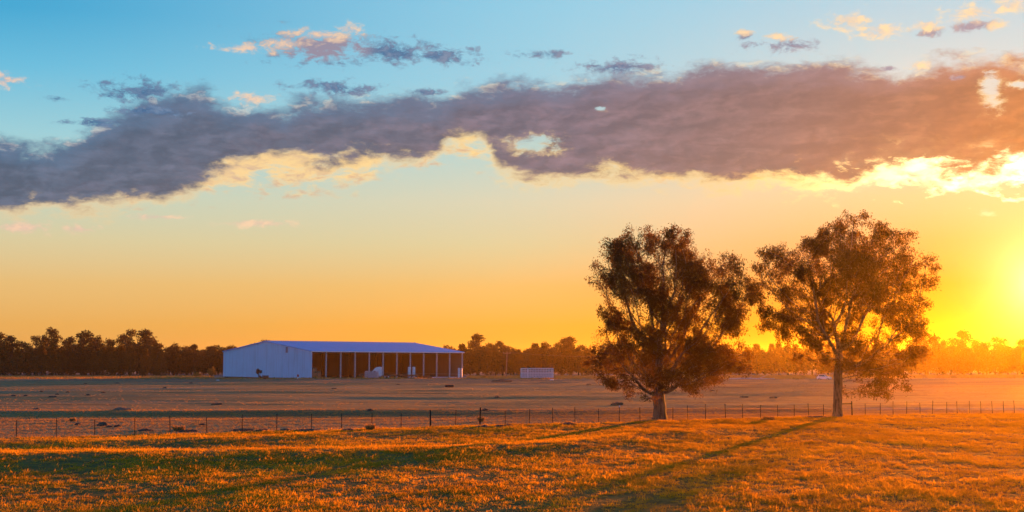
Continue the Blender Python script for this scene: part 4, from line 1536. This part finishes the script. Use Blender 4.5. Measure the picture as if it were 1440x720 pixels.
def build_fence():
    x, y, z = fence_pt(POSTS[0])
    f = empty('wire_fence', (x, y, z))
    tag(f, 'long wire fence with thin dark steel pickets crossing the paddock', 'fence')
    o0 = Vector((x, y, z))
    H = 1.08
    pm = MB().tube([(0, 0, -.3), (0, 0, H)], .026, 5).mesh('post', M['post'])
    wp = MB().tube([(0, 0, -.3), (0, 0, 1.22)], [.055, .048], 7).mesh('post', M['post'])
    tops = []
    for i, px in enumerate(POSTS):
        q = Vector(fence_pt(px))
        big = px in (606, 675, 1195.7)
        o = mesh_obj('post', wp if big else pm, f)
        o.location = q - o0
        o.rotation_euler = (random.uniform(-.04, .04), random.uniform(-.04, .04), random.uniform(0, 3))
        o.scale = (1, 1, random.uniform(.9, 1.1))
        tops.append(q - o0)
        if px == 870:
            c = MB().tube([(0, 0, H), (0, 0, H + .1)], .05, 6).build('cap', M['white'], o)
    for h in (.22, .42, .62, .82, 1.0):
        MB().tube([tuple(q + Vector((0, -.04, h))) for q in tops], .009, 3).build('wire', M['wire'], f)
    # strainer assembly right of the second tree
    a, b = Vector(fence_pt(1172)) - o0, Vector(fence_pt(1195.7)) - o0
    MB().tube([tuple(a + Vector((0, 0, -.3))), tuple(a + Vector((0, 0, 1.2)))], .07, 7).build('post', M['post'], f)
    MB().tube([tuple(a + Vector((0, 0, 1.0))), tuple(b + Vector((0, 0, 1.0)))], .045, 6).build('strainer_rail', M['post'], f)


build_fence()


# ------------------------------------------------------------------ grass
def blade_clump(n, w, h, seed, spread=.07):
    rg = np.random.default_rng(seed)
    a = rg.uniform(0, 2 * pi, n)
    r = np.sqrt(rg.random(n)) * spread
    base = np.stack([r * np.cos(a), r * np.sin(a), np.zeros(n) - .02], 1)
    out = np.stack([np.cos(a) * .5, np.sin(a) * .5, np.ones(n)], 1) + rg.normal(0, .3, (n, 3))
    out[:, 2] = np.abs(out[:, 2])
    out /= np.linalg.norm(out, axis=1)[:, None]
    L = (h * rg.uniform(.45, 1.2, n))[:, None]
    s = np.cross(out, rg.normal(size=(n, 3)))
    s[:, 2] *= .2
    s /= np.linalg.norm(s, axis=1)[:, None]
    bend = np.stack([np.cos(a), np.sin(a), -.4 * np.ones(n)], 1) * L * rg.uniform(.0, .35, n)[:, None]
    V = np.stack([base - s * w / 2, base + s * w / 2, base + out * L * .6 + s * w * .35, base + out * L * .6 - s * w * .35, base + out * L + bend], 1)
    T = []
    for i in range(n):
        b = i * 5
        T += [(b, b + 1, b + 2), (b, b + 2, b + 3), (b + 3, b + 2, b + 4)]
    return V.reshape(-1, 3), np.array(T)


def scatter(name, pts, scales, clumps, mat, label):
    """one object: points that carry instances of a few grass clumps"""
    me = bpy.data.meshes.new(name)
    me.vertices.add(len(pts))
    me.vertices.foreach_set('co', np.asarray(pts, np.float32).ravel())
    at_ = me.attributes.new('clump_size', 'FLOAT', 'POINT')
    at_.data.foreach_set('value', np.asarray(scales, np.float32))
    o = mesh_obj(name, me)
    me.materials.append(mat)
    tag(o, label, 'grass', kind='stuff')
    ng = bpy.data.node_groups.new(name + '_nodes', 'GeometryNodeTree')
    ng.interface.new_socket('Geometry', in_out='INPUT', socket_type='NodeSocketGeometry')
    ng.interface.new_socket('Geometry', in_out='OUTPUT', socket_type='NodeSocketGeometry')
    gi = ng.nodes.new('NodeGroupInput')
    go = ng.nodes.new('NodeGroupOutput')
    join = ng.nodes.new('GeometryNodeGeometryToInstance')
    for i, (V, T) in enumerate(clumps):
        cm = np_mesh('grass_clump', V, T, mat)
        co = bpy.data.objects.new('grass_clump', cm)       # lives only as the source of the scatter
        oi = ng.nodes.new('GeometryNodeObjectInfo')
        oi.inputs['Object'].default_value = co
        oi.inputs['As Instance'].default_value = True
        ng.links.new(oi.outputs['Geometry'], join.inputs[0])
    iop = ng.nodes.new('GeometryNodeInstanceOnPoints')
    iop.inputs['Pick Instance'].default_value = True
    ng.links.new(gi.outputs[0], iop.inputs['Points'])
    ng.links.new(join.outputs[0], iop.inputs['Instance'])
    rv = ng.nodes.new('FunctionNodeRandomValue')
    rv.data_type = 'FLOAT_VECTOR'
    rv.inputs[0].default_value = (-.1, -.1, 0)
    rv.inputs[1].default_value = (.1, .1, 6.28)
    ng.links.new(rv.outputs[0], iop.inputs['Rotation'])
    na = ng.nodes.new('GeometryNodeInputNamedAttribute')
    na.data_type = 'FLOAT'
    na.inputs[0].default_value = 'clump_size'
    ng.links.new(na.outputs[0], iop.inputs['Scale'])
    ng.links.new(iop.outputs[0], go.inputs[0])
    md = o.modifiers.new('scatter', 'NODES')
    md.node_group = ng
    return o


def build_grass():
    rg = np.random.default_rng(9)
    n = 340000
    y = np.sqrt(rg.uniform(40 ** 2, 124 ** 2, n))
    x = rg.uniform(-.42, .42, n) * y
    keep = y < FENCE_A + FENCE_K * x - .1
    x, y = x[keep], y[keep]
    cl = np.sin(x * 1.9 + 1.3 * np.sin(y * .8)) * np.sin(y * 1.1 + 1.7 * np.sin(x * .6 + 1)) + .6 * np.sin(x * 4.7 + y * 3.1) * np.sin(y * 4.1 - x * 2.2)
    lo = np.sin(x * .31 + 1.1 * np.sin(y * .17)) * np.sin(y * .23 + .9 * np.sin(x * .21 + 2)) + .5 * np.sin(x * .77 + y * .41)
    keep = rg.random(len(x)) < np.clip(.5 + .28 * cl + .22 * lo, .08, 1)
    x, y, cl, lo = x[keep], y[keep], cl[keep], lo[keep]
    s = np.clip(rg.normal(.85, .28, len(x)) + .18 * cl + .16 * lo, .3, 1.9)
    pts = np.stack([x, y, gz(x, y)], 1)
    cls = [blade_clump(12, .02, .105, k, .11) for k in range(5)] + [blade_clump(9, .018, .17, 9, .08), blade_clump(14, .024, .08, 12, .2)]
    scatter('paddock_grass', pts, s, cls, M['grass'], 'golden green grass of the near paddock in front of the wire fence')
    # dry grass behind the fence
    n = 60000
    y = np.sqrt(rg.uniform(84 ** 2, 134 ** 2, n))
    x = rg.uniform(-.42, .42, n) * y
    keep = (y > FENCE_A + FENCE_K * x + .1)
    x, y = x[keep], y[keep]
    n2 = 60000
    y2 = np.sqrt(rg.uniform(134 ** 2, 470 ** 2, n2))
    x2 = rg.uniform(-.42, .42, n2) * y2
    ln = np.sin(y2 * .21 + x2 * .02 + 2 * np.sin(x2 * .03)) + np.sin(y2 * .083 + 1 + x2 * .01)
    keep = rg.random(n2) < np.clip(.25 + .35 * ln, .03, 1)
    x2, y2 = x2[keep], y2[keep]
    s = np.concatenate([rg.uniform(.35, .8, len(x)), rg.uniform(.5, 1.0, len(x2))])
    x, y = np.concatenate([x, x2]), np.concatenate([y, y2])
    pts = np.stack([x, y, gz(x, y)], 1)
    scatter('dry_grass', pts, s, [blade_clump(9, .03, .16, 30 + k, .14) for k in range(4)], M['dry'], 'short dry grass thinly covering the field beyond the wire fence')
    # rank pale grass along the yard and the wood edge
    n = 26000
    x = rg.uniform(-260, 320, n)
    y = rg.uniform(455, 640, n)
    px = 720 + x / y * F
    keep = ~((px > 300) & (px < 660) & (y > 474)) & (rg.random(n) < .75)
    x, y = x[keep], y[keep]
    pts = np.stack([x, y, gz(x, y)], 1)
    scatter('rank_grass', pts, rg.uniform(2.0, 4.5, len(x)), [blade_clump(12, .05, .2, 50 + k, .25) for k in range(4)], M['dry'], 'taller pale grass along the edge of the wood and the yard')


build_grass()

# ------------------------------------------------------------------ the air
hz = MB().box(-2750, -320, -12.5, 2750, 2680, 22.0).build('haze', None)
tag(hz, kind='stuff')
m = bpy.data.materials.new('haze')
m.use_nodes = True
N = NT(m.node_tree)
pv = N.node('ShaderNodeVolumePrincipled')
pv.inputs['Color'].default_value = (1, .80, .52, 1)
pv.inputs['Density'].default_value = 0.000056
pv.inputs['Anisotropy'].default_value = 0.84
out = N.node('ShaderNodeOutputMaterial')
N.link(pv.outputs[0], out.inputs['Volume'])
hz.data.materials.append(m)
